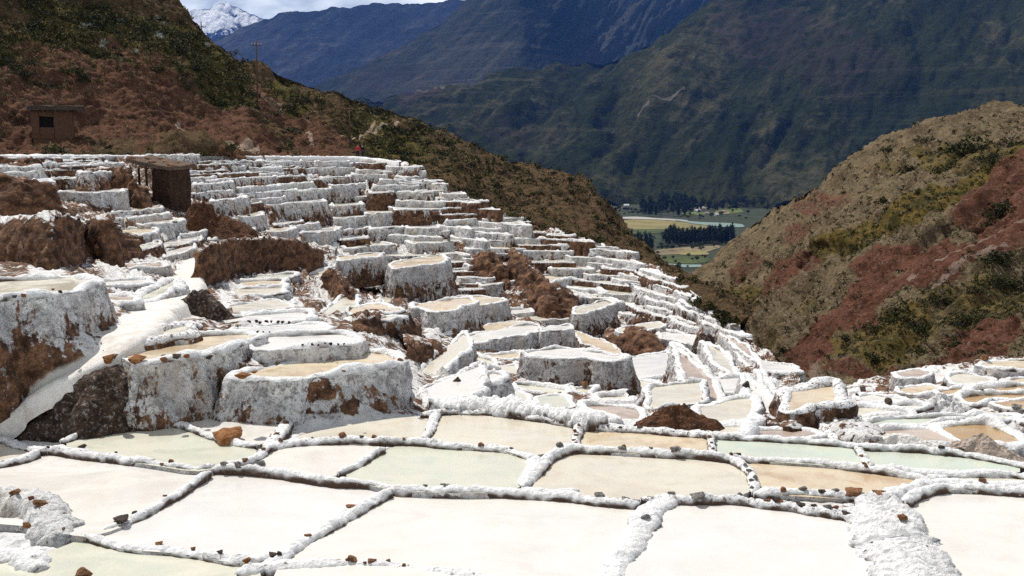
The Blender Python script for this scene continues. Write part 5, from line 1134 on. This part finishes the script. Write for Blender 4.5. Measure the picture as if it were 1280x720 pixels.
# single shrubs that show one by one
def shrub_proto(k, cols, N=230):
    r = np.random.default_rng(50 + k); m = 9
    C = r.normal(size=(m, 3)) * np.array([.55, .5, .25]); C[:, 2] = np.abs(C[:, 2]); S = r.uniform(.38, .62, m)
    V, Fq, c = leaf_cloud(C, S, N // m * 2, .20, palette(m, k, cols), 60 + k, .8, .4)
    return V, Fq, c
SHR = []
for k in range(5):
    V, Fq, c = shrub_proto(k, GREENS[:4]); o = mesh_np('foliage', V, Fq, M_LEAF, attr=c, smoothf=False); SHR.append(o.data); bpy.data.objects.remove(o)
bm = bmesh.new()
for k in range(5):
    a = k * 1.256; r_ = bmesh.ops.create_cone(bm, segments=6, radius1=.05, radius2=.02, depth=.8, cap_ends=True)
    bmesh.ops.rotate(bm, verts=r_['verts'], cent=(0, 0, -.4), matrix=__import__('mathutils').Matrix.Rotation(.45, 3, (math.cos(a), math.sin(a), 0))); bmesh.ops.translate(bm, verts=r_['verts'], vec=(0, 0, .28))
_o = from_bm('stem', bm, M_BARK); STEM = _o.data; bpy.data.objects.remove(_o)
def shrub(P, s, k, label, group):
    e = empty('shrub', P); e.scale = (s, s, s * .85); e.rotation_euler = (0, 0, random.uniform(0, 6.28)); tag(e, label, 'shrub', group)
    for nm, me in (('foliage', SHR[k % 5]), ('stem', STEM)):
        o = bpy.data.objects.new(nm, me); COL.objects.link(o); o.parent = e
P, x, y = pick(HL, 90, 21, wl)
for k in range(len(P)): shrub(P[k], rng.uniform(.6, 1.5) * np.clip(P[k][1] / 130, .8, 1.4), k, 'dark green shrub growing on the red-brown hillside above the canal' if x[k] < 430 else 'dark shrub on the brown ridge behind the terraces', 'shrubs on the brown slopes')
PR = [(1205, 186, 2.6), (1215, 185, 2.), (1175, 205, 1.6), (1135, 212, 1.4), (1185, 157, 1.3), (1125, 403, 1.3), (1140, 408, 1.2), (1118, 412, .9), (1245, 330, 1.3), (1262, 340, 1.2), (1238, 345, 1.), (1165, 380, .9), (1180, 372, .8), (1245, 245, 1.6), (1236, 252, 1.3), (1225, 258, 1.), (965, 433, .9), (975, 436, .9), (985, 432, .8), (1080, 380, .8), (1100, 420, .8), (1150, 430, .8), (1060, 430, .7), (1090, 445, .8), (1200, 400, .9), (1220, 390, .9), (1155, 175, 1.2), (1110, 190, 1.2), (1100, 250, 1.), (1060, 300, .9), (1020, 320, .9), (960, 330, 1.1), (930, 350, 1.2), (910, 345, 1.2), (1220, 360, .8), (1190, 420, .7), (1240, 205, 1.4), (1265, 180, 1.4)]
hx, hy = HR['PX'][:HR['nv']], HR['PY'][:HR['nv']]
for k, (a, b, s) in enumerate(PR):
    i = np.argmin((hx - a) ** 2 + (hy - b) ** 2); shrub(HR['P'][:HR['nv']].reshape(-1, 3)[i], s * .85, k, 'dark green bush growing on the red and ochre hill', 'bushes on the red and ochre hill')
# pale spiky agaves
M_AG = m_flat('agave_leaf', (.34, .38, .33), .6, .3, 2.)
bm = bmesh.new()
for k in range(26):
    a = k * 2.4; el = .35 + (k % 5) * .22; L = .9
    dv = Vector((math.cos(a) * math.cos(el), math.sin(a) * math.cos(el), math.sin(el))); sd = dv.cross(Vector((0, 0, 1))).normalized() * .07; up = sd.cross(dv).normalized() * .03
    vs = [bm.verts.new(c_) for c_ in (sd * .6, dv * L * .4 + sd + up * 2, dv * L, dv * L * .4 - sd + up * 2, -sd * .6, dv * L * .4 - up)]
    bm.faces.new((vs[0], vs[1], vs[5])); bm.faces.new((vs[1], vs[2], vs[5])); bm.faces.new((vs[5], vs[2], vs[3])); bm.faces.new((vs[5], vs[3], vs[4])); bm.faces.new((vs[0], vs[5], vs[4]))
    bm.faces.new((vs[1], vs[3], vs[2]))
_o = from_bm('agave', bm, M_AG); AG = _o.data; bpy.data.objects.remove(_o)
lx, ly = HL['PX'][:HL['nv']], HL['PY'][:HL['nv']]
def onhill(a, b):
    i = np.argmin((lx - a) ** 2 + (ly - b) ** 2); return HL['P'][:HL['nv']].reshape(-1, 3)[i]
for a, b in [(102, 33), (115, 30), (108, 28), (131, 53), (128, 60), (180, 49), (213, 20), (205, 12), (150, 30), (165, 76), (190, 66), (262, 55)]:
    o = bpy.data.objects.new('agave', AG); COL.objects.link(o); o.location = onhill(a, b); o.scale = [rng.uniform(.7, 1.2)] * 3; o.rotation_euler = (0, 0, rng.uniform(0, 6))
    tag(o, 'pale spiky agave among the scrub high on the hillside', 'agave', 'agaves on the hillside')
# ------------------------------------------------------------------ trees in the valley
def tree_proto(kind, k):
    r = np.random.default_rng(90 + k)
    if kind == 'poplar':
        n = 24; h = np.linspace(.12, .98, n); w = .11 * np.sin(np.pi * np.clip(h, 0, 1) ** .8) + .02
        C = np.stack([r.normal(size=n) * w * .5, r.normal(size=n) * w * .5, h], -1); S = w * r.uniform(.7, 1.2, n)
        V, Fq, c = leaf_cloud(C, S, 26, .40, palette(n, k, [(.016, .026, .014), (.024, .034, .016), (.012, .02, .012)]), k, 1.6, .3)
    else:
        n = 26; u = r.normal(size=(n, 3)); u /= np.linalg.norm(u, axis=1)[:, None]
        C = u * r.uniform(.3, 1., (n, 1)) ** .5 * np.array([.34, .34, .27]) + np.array([0, 0, .60]); S = r.uniform(.09, .17, n)
        V, Fq, c = leaf_cloud(C, S, 28, .30, palette(n, k, [(.030, .045, .016), (.05, .065, .02), (.020, .03, .014), (.07, .08, .025)] if kind == 'round' else [(.016, .026, .018), (.022, .034, .02)]), k, .8, .3)
    o = mesh_np('crown', V, Fq, M_TREE, attr=c, smoothf=False); cm = o.data; bpy.data.objects.remove(o)
    bm = bmesh.new(); bmesh.ops.create_cone(bm, segments=7, radius1=.018, radius2=.006, depth=.7, cap_ends=True); bmesh.ops.translate(bm, verts=bm.verts, vec=(0, 0, .35))
    for q in range(5):
        a = q * 1.3; r_ = bmesh.ops.create_cone(bm, segments=5, radius1=.008, radius2=.003, depth=.22, cap_ends=True)
        bmesh.ops.rotate(bm, verts=r_['verts'], cent=(0, 0, -.1), matrix=__import__('mathutils').Matrix.Rotation(.7, 3, (math.cos(a), math.sin(a), 0))); bmesh.ops.translate(bm, verts=r_['verts'], vec=(0, 0, .4 + q * .05))
    t_ = from_bm('trunk', bm, M_BARK); tm = t_.data; bpy.data.objects.remove(t_)
    return cm, tm
TP = {kd: [tree_proto(kd, 10 * i + j) for j in range(3)] for i, kd in enumerate(('poplar', 'dark', 'round'))}
def tree(px, py, hpx, kd, label, group, name):
    C = at_z(px, py, ZV); h = hpx * C[1] / F
    e = empty(name, C); w = rng.uniform(.85, 1.2); e.scale = (h * w, h * w, h); e.rotation_euler = (0, 0, rng.uniform(0, 6)); tag(e, label, 'tree', group)
    cm, tm = TP[kd][int(rng.integers(3))]
    for nm, me in (('crown', cm), ('trunk', tm)):
        o = bpy.data.objects.new(nm, me); COL.objects.link(o); o.parent = e
for k in range(62):
    px = 832 + 84 * (k / 61) + rng.uniform(-1, 1); tree(px, 306 + rng.uniform(-4, 2) - (px - 832) * .02, rng.uniform(15, 23), 'poplar', 'tall dark poplar in the row across the valley floor', 'poplar row in the valley', 'poplar_tree')
for px, py, hp in [(800, 312, 22), (806, 314, 26), (812, 315, 25), (793, 308, 16), (797, 300, 12), (785, 303, 12), (816, 312, 14), (790, 296, 10)]:
    tree(px, py, hp, 'poplar', 'big dark conifer left of the poplar row', 'conifers left of the poplar row', 'conifer_tree')
for k in range(46):
    px = rng.uniform(800, 866); tree(px, rng.uniform(258, 271), rng.uniform(11, 22), 'poplar' if k % 3 else 'dark', 'tall eucalyptus in the dark grove beyond the river', 'dark grove beyond the river', 'eucalyptus_tree')
for k in range(26):
    px = rng.choice([rng.uniform(752, 800), rng.uniform(866, 905), rng.uniform(905, 940)]); tree(px, rng.uniform(248, 256), rng.uniform(7, 14), 'dark', 'dark tree at the foot of the big mountain', 'trees at the mountain foot', 'eucalyptus_tree')
for k in range(48):
    px = rng.uniform(768, 935); tree(px, rng.uniform(262, 277) if px > 838 else rng.uniform(262, 270), rng.uniform(3.5, 7.5), 'round', 'small round green tree around the village houses', 'village trees', 'broadleaf_tree')
for k in range(46):
    px = rng.uniform(800, 893); py = rng.choice([rng.uniform(318, 330), rng.uniform(308, 315), rng.uniform(333, 340)]); tree(px, py, rng.uniform(4.5, 9.5), 'round', 'leafy green tree between the near fields and the stream', 'trees by the near fields', 'broadleaf_tree')
for k in range(34):
    px = rng.uniform(862, 962); tree(px, rng.uniform(256, 264), rng.uniform(8, 15), 'dark' if k % 2 else 'poplar', 'dark tree in the belt behind the village houses', 'tree belt behind the village', 'eucalyptus_tree')
# village houses
M_ADOBE = m_flat('adobe', (.115, .062, .038), .95, .25, 4.); M_PLAST = m_flat('plaster', (.62, .60, .56), .9, .15, .5); M_TILE = m_flat('roof_sheet', (.30, .20, .16), .8, .2, .5); M_ZINC = m_flat('zinc_roof', (.55, .58, .60), .5, .15, .5); M_DARKO = m_flat('dark_opening', (.012, .010, .009), 1, .1); M_WOOD = m_flat('old_timber', (.10, .065, .042), .95, .4, 8.); M_THATCH = m_flat('thatch', (.085, .065, .048), 1, .5, 9.)
def box(name, lo, hi, mat, parent, bev=.0):
    bm = bmesh.new(); bmesh.ops.create_cube(bm, size=1)
    for v in bm.verts: v.co = Vector([(lo[k] + hi[k]) / 2 + v.co[k] * (hi[k] - lo[k]) for k in range(3)])
    if bev: bmesh.ops.bevel(bm, geom=bm.edges[:], offset=bev, segments=1, affect='EDGES')
    return from_bm(name, bm, mat, parent)
for k, (px, py, wp, zinc) in enumerate([(872, 266, 7, 1), (884, 268, 5, 0), (864, 263, 5, 0), (896, 270, 5, 1), (783, 259, 6, 1), (775, 262, 5, 0), (789, 287, 4, 0), (905, 266, 5, 0), (878, 261, 4, 1)]):
    C = at_z(px, py, ZV); w = wp * C[1] / F / 2; e = empty('house', C); e.rotation_euler = (0, 0, rng.uniform(-.6, .6))
    tag(e, 'tiny pale house with a grey sheet roof in the valley village' if zinc else 'tiny pale house with a brown roof in the valley', 'house', 'houses in the valley')
    box('wall', (-w, -w * .7, 0), (w, w * .7, w * .8), M_PLAST, e)
    bm = bmesh.new(); a = 1.12 * w; v = [bm.verts.new(c_) for c_ in ((-a, -.85 * w, .78 * w), (a, -.85 * w, .78 * w), (a, .85 * w, .78 * w), (-a, .85 * w, .78 * w), (-a, 0, 1.35 * w), (a, 0, 1.35 * w))]
    for f in ((0, 1, 5, 4), (2, 3, 4, 5), (0, 4, 3), (1, 2, 5), (0, 3, 2, 1)): bm.faces.new([v[i] for i in f])
    from_bm('roof', bm, M_ZINC if zinc else M_TILE, e)
    box('door', (-.16 * w, -.7 * w - .12, 0), (.16 * w, -.7 * w - .02, .55 * w), M_DARKO, e); box('window', (.4 * w, -.7 * w - .12, .3 * w), (.7 * w, -.7 * w - .02, .55 * w), M_DARKO, e)
# ------------------------------------------------------------------ hut on the slope
def rough(o, a, f, cuts=3):
    bm = bmesh.new(); bm.from_mesh(o.data); bmesh.ops.subdivide_edges(bm, edges=bm.edges[:], cuts=cuts, use_grid_fill=True)
    co = np.array([v.co for v in bm.verts]); d = np.stack([fbm(co, f, 3, s) for s in (1, 2, 3)], -1) * a
    for v, e in zip(bm.verts, d): v.co += Vector(e)
    bm.to_mesh(o.data); bm.free()
C = onhill(72, 160); s = C[1] / F; e = empty('adobe_hut', C + np.array([0, -.4, .3])); e.rotation_euler = (0, 0, .35); tag(e, 'small brown adobe hut with flat thatched roof on the red hillside', 'hut')
w, h, dp = 23 * s, 34 * s, 24 * s
box('foundation', (-w * .96, -dp * .45, -3.2), (w * 1.0, dp, .0), M_ADOBE, e); rough(e.children[-1], .12, 1.1, 5)
for nm, lo, hi in (('wall', (-w, -dp * .5, 0), (-w * .62, dp, h)), ('wall', (w * .1, -dp * .5, 0), (w, dp, h)), ('wall', (-w * .6, -dp * .5, 0), (w * .08, dp, h * .40)), ('wall', (-w * .6, -dp * .5, h * .78), (w * .08, dp, h))):
    rough(box(nm, lo, hi, M_ADOBE, e), .05, 1.3)
box('window', (-w * .61, -dp * .2, h * .41), (w * .09, dp * .9, h * .77), M_DARKO, e)
r_ = box('roof', (-w * 1.12, -dp * .85, h * 1.01), (w * 1.55, dp * 1.15, h * 1.16), M_THATCH, e); rough(r_, .16, .9, 6)
for k in range(5):
    x0 = -w * 1.0 + k * w * .6; box('beam', (x0, -dp * .98, h * .95), (x0 + .13, dp * .2, h * 1.005), M_WOOD, e)
# dark shack by the canal
M_SHK = m_soil('shack_stone', ((.030, .016, .010), (.085, .045, .026), (.16, .095, .06)), .9, .2)
C = G(196, 252); s = C[1] / F; e = empty('shack', C + np.array([0, .6, 0])); e.rotation_euler = (0, 0, -.45); tag(e, 'dark open shack with sloping earth roof among the top terraces', 'shack')
w, h, dp = 25 * s, 41 * s, 30 * s
for nm, lo, hi in (('wall', (-w * .2, -dp * .2, -1.2), (w, 0, h * .95)), ('wall', (w * .8, .03, -1.2), (w, dp, h)), ('wall', (-w * 1.3, dp * .8, -1.2), (w * .78, dp, h * 1.05))):
    o = rough(box(nm, lo, hi, M_SHK, e), .12, .9, 5)
for xx, yy in ((-w * 1.25, -dp * .1), (-w * .7, -dp * .15)): box('post', (xx, yy, -1.2), (xx + .14, yy + .14, h * 1.0), M_WOOD, e)
bm = bmesh.new()
V_ = [(-w * 1.7, -dp * .35, h * 1.18), (w * 1.2, -dp * .35, h * .93), (w * 1.25, dp * 1.1, h * 1.0), (-w * 1.7, dp * 1.1, h * 1.28)]
b_ = [bm.verts.new(v) for v in V_]; t_ = [bm.verts.new((v[0], v[1], v[2] + .32)) for v in V_]
bm.faces.new(t_); bm.faces.new(b_[::-1])
for k in range(4): bm.faces.new((b_[k], b_[(k + 1) % 4], t_[(k + 1) % 4], t_[k]))
r_ = from_bm('roof', bm, m_soil('earth_roof', ((.10, .06, .04), (.20, .13, .09), (.36, .30, .25)), 1.2, .15), e); rough(r_, .10, 1., 6)
for k in range(7): 
    o = bpy.data.objects.new('roof_stone', rock_mesh('b', M_ROCKB, k % 6)); COL.objects.link(o); o.parent = e; o.location = (-w * 1.5 + k * w * .42, -dp * .1 + (k % 3) * dp * .4, h * 1.14 + .45 - k * .035 * h); o.scale = (.35, .3, .22)
# ------------------------------------------------------------------ poles
def pole(px, py, hpx, label, arms, P):
    s = P[1] / F; h = hpx * s; e = empty('utility_pole', P); tag(e, label, 'utility pole'); e.rotation_euler = (0, .015, .2)
    bm = bmesh.new(); bmesh.ops.create_cone(bm, segments=10, radius1=.12, radius2=.08, depth=h + 1, cap_ends=True); bmesh.ops.translate(bm, verts=bm.verts, vec=(0, 0, h / 2 - .5)); from_bm('post', bm, M_WOOD, e, True)
    for k in range(arms):
        a = box('crossarm', (-.7, -.17, h - .75 - k * .8), (.7, -.06, h - .64 - k * .8), M_WOOD, e, .01)
        for x_ in (-.62, -.25, .25, .62):
            bm = bmesh.new(); bmesh.ops.create_cone(bm, segments=8, radius1=.05, radius2=.035, depth=.2, cap_ends=True); bmesh.ops.translate(bm, verts=bm.verts, vec=(x_, -.115, h - .51 - k * .8)); from_bm('insulator', bm, M_ZINC, a, True)
pole(319, 143, 82, 'tall thin pole on the red hillside beside the footpath scar', 1, onhill(319, 143))
pole(438, 194, 57, 'thin grey pole behind the two walkers', 0, onhill(438, 186) + np.array([0, -1., -1.]))
pole(259, 36, 17, 'short pole with crossarm on the skyline against the snow mountain', 1, onhill(259, 38))
# ------------------------------------------------------------------ the two walkers
def skin_mesh(name, J, E, mat, parent, sub=2, root=0):
    me = bpy.data.meshes.new(name); me.from_pydata([j[:3] for j in J], E, []); o = bpy.data.objects.new(name, me); COL.objects.link(o)
    o.modifiers.new('s', 'SKIN'); sv = me.skin_vertices[0].data
    for i, j in enumerate(J): sv[i].radius = (j[3], j[4] if len(j) > 4 else j[3]); sv[i].use_root = i == root
    m = o.modifiers.new('u', 'SUBSURF'); m.levels = m.render_levels = sub
    dg = bpy.context.evaluated_depsgraph_get(); ev = bpy.data.meshes.new_from_object(o.evaluated_get(dg)); bpy.data.objects.remove(o)
    ev.materials.clear(); ev.materials.append(mat)
    for p in ev.polygons: p.use_smooth = True
    r = bpy.data.objects.new(name, ev); COL.objects.link(r); r.parent = parent; return r
M_SKIN = m_flat('skin', (.28, .15, .10), .6, .05); M_HAIR = m_flat('hair', (.015, .012, .010), .8, .2); M_REDS = m_flat('red_cloth', (.46, .015, .02), .85, .15, 8); M_BLK = m_flat('black_cloth', (.012, .014, .018), .9, .2, 8); M_NAVY = m_flat('navy_denim', (.018, .028, .055), .9, .2, 8)
def person(P, label, top, legs, rz, bag):
    e = empty('person', P); e.rotation_euler = (0, 0, rz); tag(e, label, 'person', None)
    J = [(0, 0, .92, .13, .10), (0, .01, 1.15, .13, .10), (0, .0, 1.38, .15, .10), (0, 0, 1.48, .055), (0, -.01, 1.58, .075, .09), (0, -.01, 1.69, .07, .085),
         (.19, 0, 1.40, .06), (.25, .02, 1.13, .045), (.24, -.10, .90, .035), (.24, -.13, .82, .04, .025), (-.19, 0, 1.40, .06), (-.25, .03, 1.13, .045), (-.25, -.06, .89, .035), (-.25, -.08, .80, .04, .025),
         (.095, 0, .86, .095), (.10, -.05, .48, .065), (.10, .02, .09, .045), (.11, -.10, .04, .045, .03), (-.095, 0, .86, .095), (-.10, .06, .48, .065), (-.10, .16, .10, .045), (-.11, .05, .04, .045, .03)]
    Eg = [(0, 1), (1, 2), (2, 3), (3, 4), (4, 5), (2, 6), (6, 7), (7, 8), (8, 9), (2, 10), (10, 11), (11, 12), (12, 13), (0, 14), (14, 15), (15, 16), (16, 17), (0, 18), (18, 19), (19, 20), (20, 21)]
    skin_mesh('body', J, Eg, M_SKIN, e)
    g = lambda idx, k: [(*J[i][:3], *(r + k for r in J[i][3:])) for i in idx]
    skin_mesh('jacket', g([0, 1, 2, 6, 7, 8, 10, 11, 12], .022), [(0, 1), (1, 2), (2, 3), (3, 4), (4, 5), (2, 6), (6, 7), (7, 8)], top, e)
    skin_mesh('trousers', g([0, 14, 15, 16, 18, 19, 20], .020), [(0, 1), (1, 2), (2, 3), (0, 4), (4, 5), (5, 6)], legs, e)
    skin_mesh('hair', [(0, .02, 1.70, .088, .092), (0, .015, 1.745, .07, .075)], [(0, 1)], M_HAIR, e)
    if bag: skin_mesh('backpack', [(0, .17, 1.05, .14, .09), (0, .18, 1.30, .14, .08)], [(0, 1)], M_BLK, e, 1)
pw = at_d(447.5, 197.5, 128.5); person(pw, 'person in a red jacket and dark trousers walking on the canal path', M_REDS, M_BLK, .5, False)
pw = at_d(453.5, 197.5, 129.); person(pw, 'person in dark clothes with backpack beside the red-jacketed walker', M_BLK, M_NAVY, -.4, True)
# canal path carrying them
E_ = np.array([(x, np.interp(x, [-160, 440, 505], [194.5, 197, 203])) for x in np.linspace(-160, 500, 120)])
c_ = G(E_[:, 0], E_[:, 1]); c_[:, 2] += .02
w_ = np.array([[-.0, -1.1, -.9], [0, -.9, .0], [0, -.6, .12], [0, -.3, .03], [0, .9, .02], [0, 1.4, .12], [0, 2.2, -.6]])
V = np.array([c_ + k for k in w_]); V += np.stack([0 * V[..., 0], pn(V.reshape(-1, 3), .4, 3).reshape(V.shape[:2]) * .4, pn(V.reshape(-1, 3), 1.2, 4).reshape(V.shape[:2]) * .12], -1)
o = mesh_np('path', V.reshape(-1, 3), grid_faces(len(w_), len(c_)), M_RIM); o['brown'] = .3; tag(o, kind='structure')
# ------------------------------------------------------------------ air, sky, sun, camera
HAZE_DENSITY = 2.6e-5
bm = bmesh.new(); bmesh.ops.create_cube(bm, size=1)
for v in bm.verts: v.co = Vector((v.co.x * 32000, -200 + (v.co.y + .5) * 16200, -152 + (v.co.z + .5) * 2700))
m = bpy.data.materials.new('haze_air'); m.use_nodes = True; nt = m.node_tree; nt.nodes.clear()
out = nt.nodes.new('ShaderNodeOutputMaterial'); pv = nt.nodes.new('ShaderNodeVolumePrincipled'); pv.inputs['Density'].default_value = HAZE_DENSITY
pv.inputs['Color'].default_value = (.12, .32, 1., 1); pv.inputs['Anisotropy'].default_value = .0; nt.links.new(pv.outputs[0], out.inputs['Volume'])
tag(from_bm('haze', bm, m), kind='stuff')
EL, AZ = math.radians(56), math.radians(-40)          # sun ahead of the camera and a little left
wd = bpy.data.worlds.new('World'); SC.world = wd; wd.use_nodes = True; nt = wd.node_tree; bg = nt.nodes['Background']
sky = nt.nodes.new('ShaderNodeTexSky'); sky.sky_type = 'NISHITA'; sky.sun_disc = False; sky.sun_elevation = EL; sky.sun_rotation = AZ; sky.altitude = 3000
tc = nt.nodes.new('ShaderNodeTexCoord'); mp_ = nt.nodes.new('ShaderNodeMapping'); mp_.inputs['Scale'].default_value = (1, 1, 2.6); nt.links.new(tc.outputs['Generated'], mp_.inputs[0])
nz = nt.nodes.new('ShaderNodeTexNoise'); nz.inputs['Scale'].default_value = 3.1; nz.inputs['Detail'].default_value = 7; nz.inputs['Roughness'].default_value = .55; nt.links.new(mp_.outputs[0], nz.inputs['Vector'])
mr = nt.nodes.new('ShaderNodeMapRange'); mr.interpolation_type = 'SMOOTHSTEP'; mr.inputs[1].default_value = .36; mr.inputs[2].default_value = .54; nt.links.new(nz.outputs['Fac'], mr.inputs[0])
mx = nt.nodes.new('ShaderNodeMix'); mx.data_type = 'RGBA'; nt.links.new(mr.outputs[0], mx.inputs[0]); nt.links.new(sky.outputs[0], mx.inputs[6]); 
sz = nt.nodes.new('ShaderNodeSeparateXYZ'); nt.links.new(tc.outputs['Generated'], sz.inputs[0])
cb = nt.nodes.new('ShaderNodeMapRange'); nt.links.new(sz.outputs[2], cb.inputs[0])
for k_, v_ in zip((1, 2, 3, 4), (.10, .35, 26., 9.)): cb.inputs[k_].default_value = v_
vm = nt.nodes.new('ShaderNodeVectorMath'); vm.operation = 'SCALE'; vm.inputs[0].default_value = (.96, 1., 1.); nt.links.new(cb.outputs[0], vm.inputs['Scale']); nt.links.new(vm.outputs[0], mx.inputs[7])
nt.links.new(mx.outputs[2], bg.inputs['Color']); bg.inputs['Strength'].default_value = .06
S = Vector((math.sin(AZ) * math.cos(EL), math.cos(AZ) * math.cos(EL), math.sin(EL)))
l = bpy.data.lights.new('sun', 'SUN'); l.energy = 5.; l.angle = math.radians(.53); l.color = (1, .955, .89)
o = bpy.data.objects.new('sun', l); COL.objects.link(o); o.rotation_euler = (-S).to_track_quat('-Z', 'Y').to_euler(); o.location = (-60, 120, 200)
cam = bpy.data.cameras.new('camera'); cam.lens = 36 * F / W; cam.sensor_width = 36; cam.clip_start = .1; cam.clip_end = 60000
o = bpy.data.objects.new('camera', cam); COL.objects.link(o); o.location = (0, 0, 0); o.rotation_euler = (math.pi / 2 - PITCH, 0, 0); SC.camera = o
vs = SC.view_settings; vs.view_transform = 'Standard'; vs.look = 'None'; vs.exposure = -.04; vs.gamma = 1; vs.use_curve_mapping = False
cy = SC.cycles; cy.use_denoising = False; cy.max_bounces = 6; cy.diffuse_bounces = 3; cy.glossy_bounces = 2; cy.transmission_bounces = 2; cy.volume_bounces = 0; cy.caustics_reflective = False; cy.caustics_refractive = False
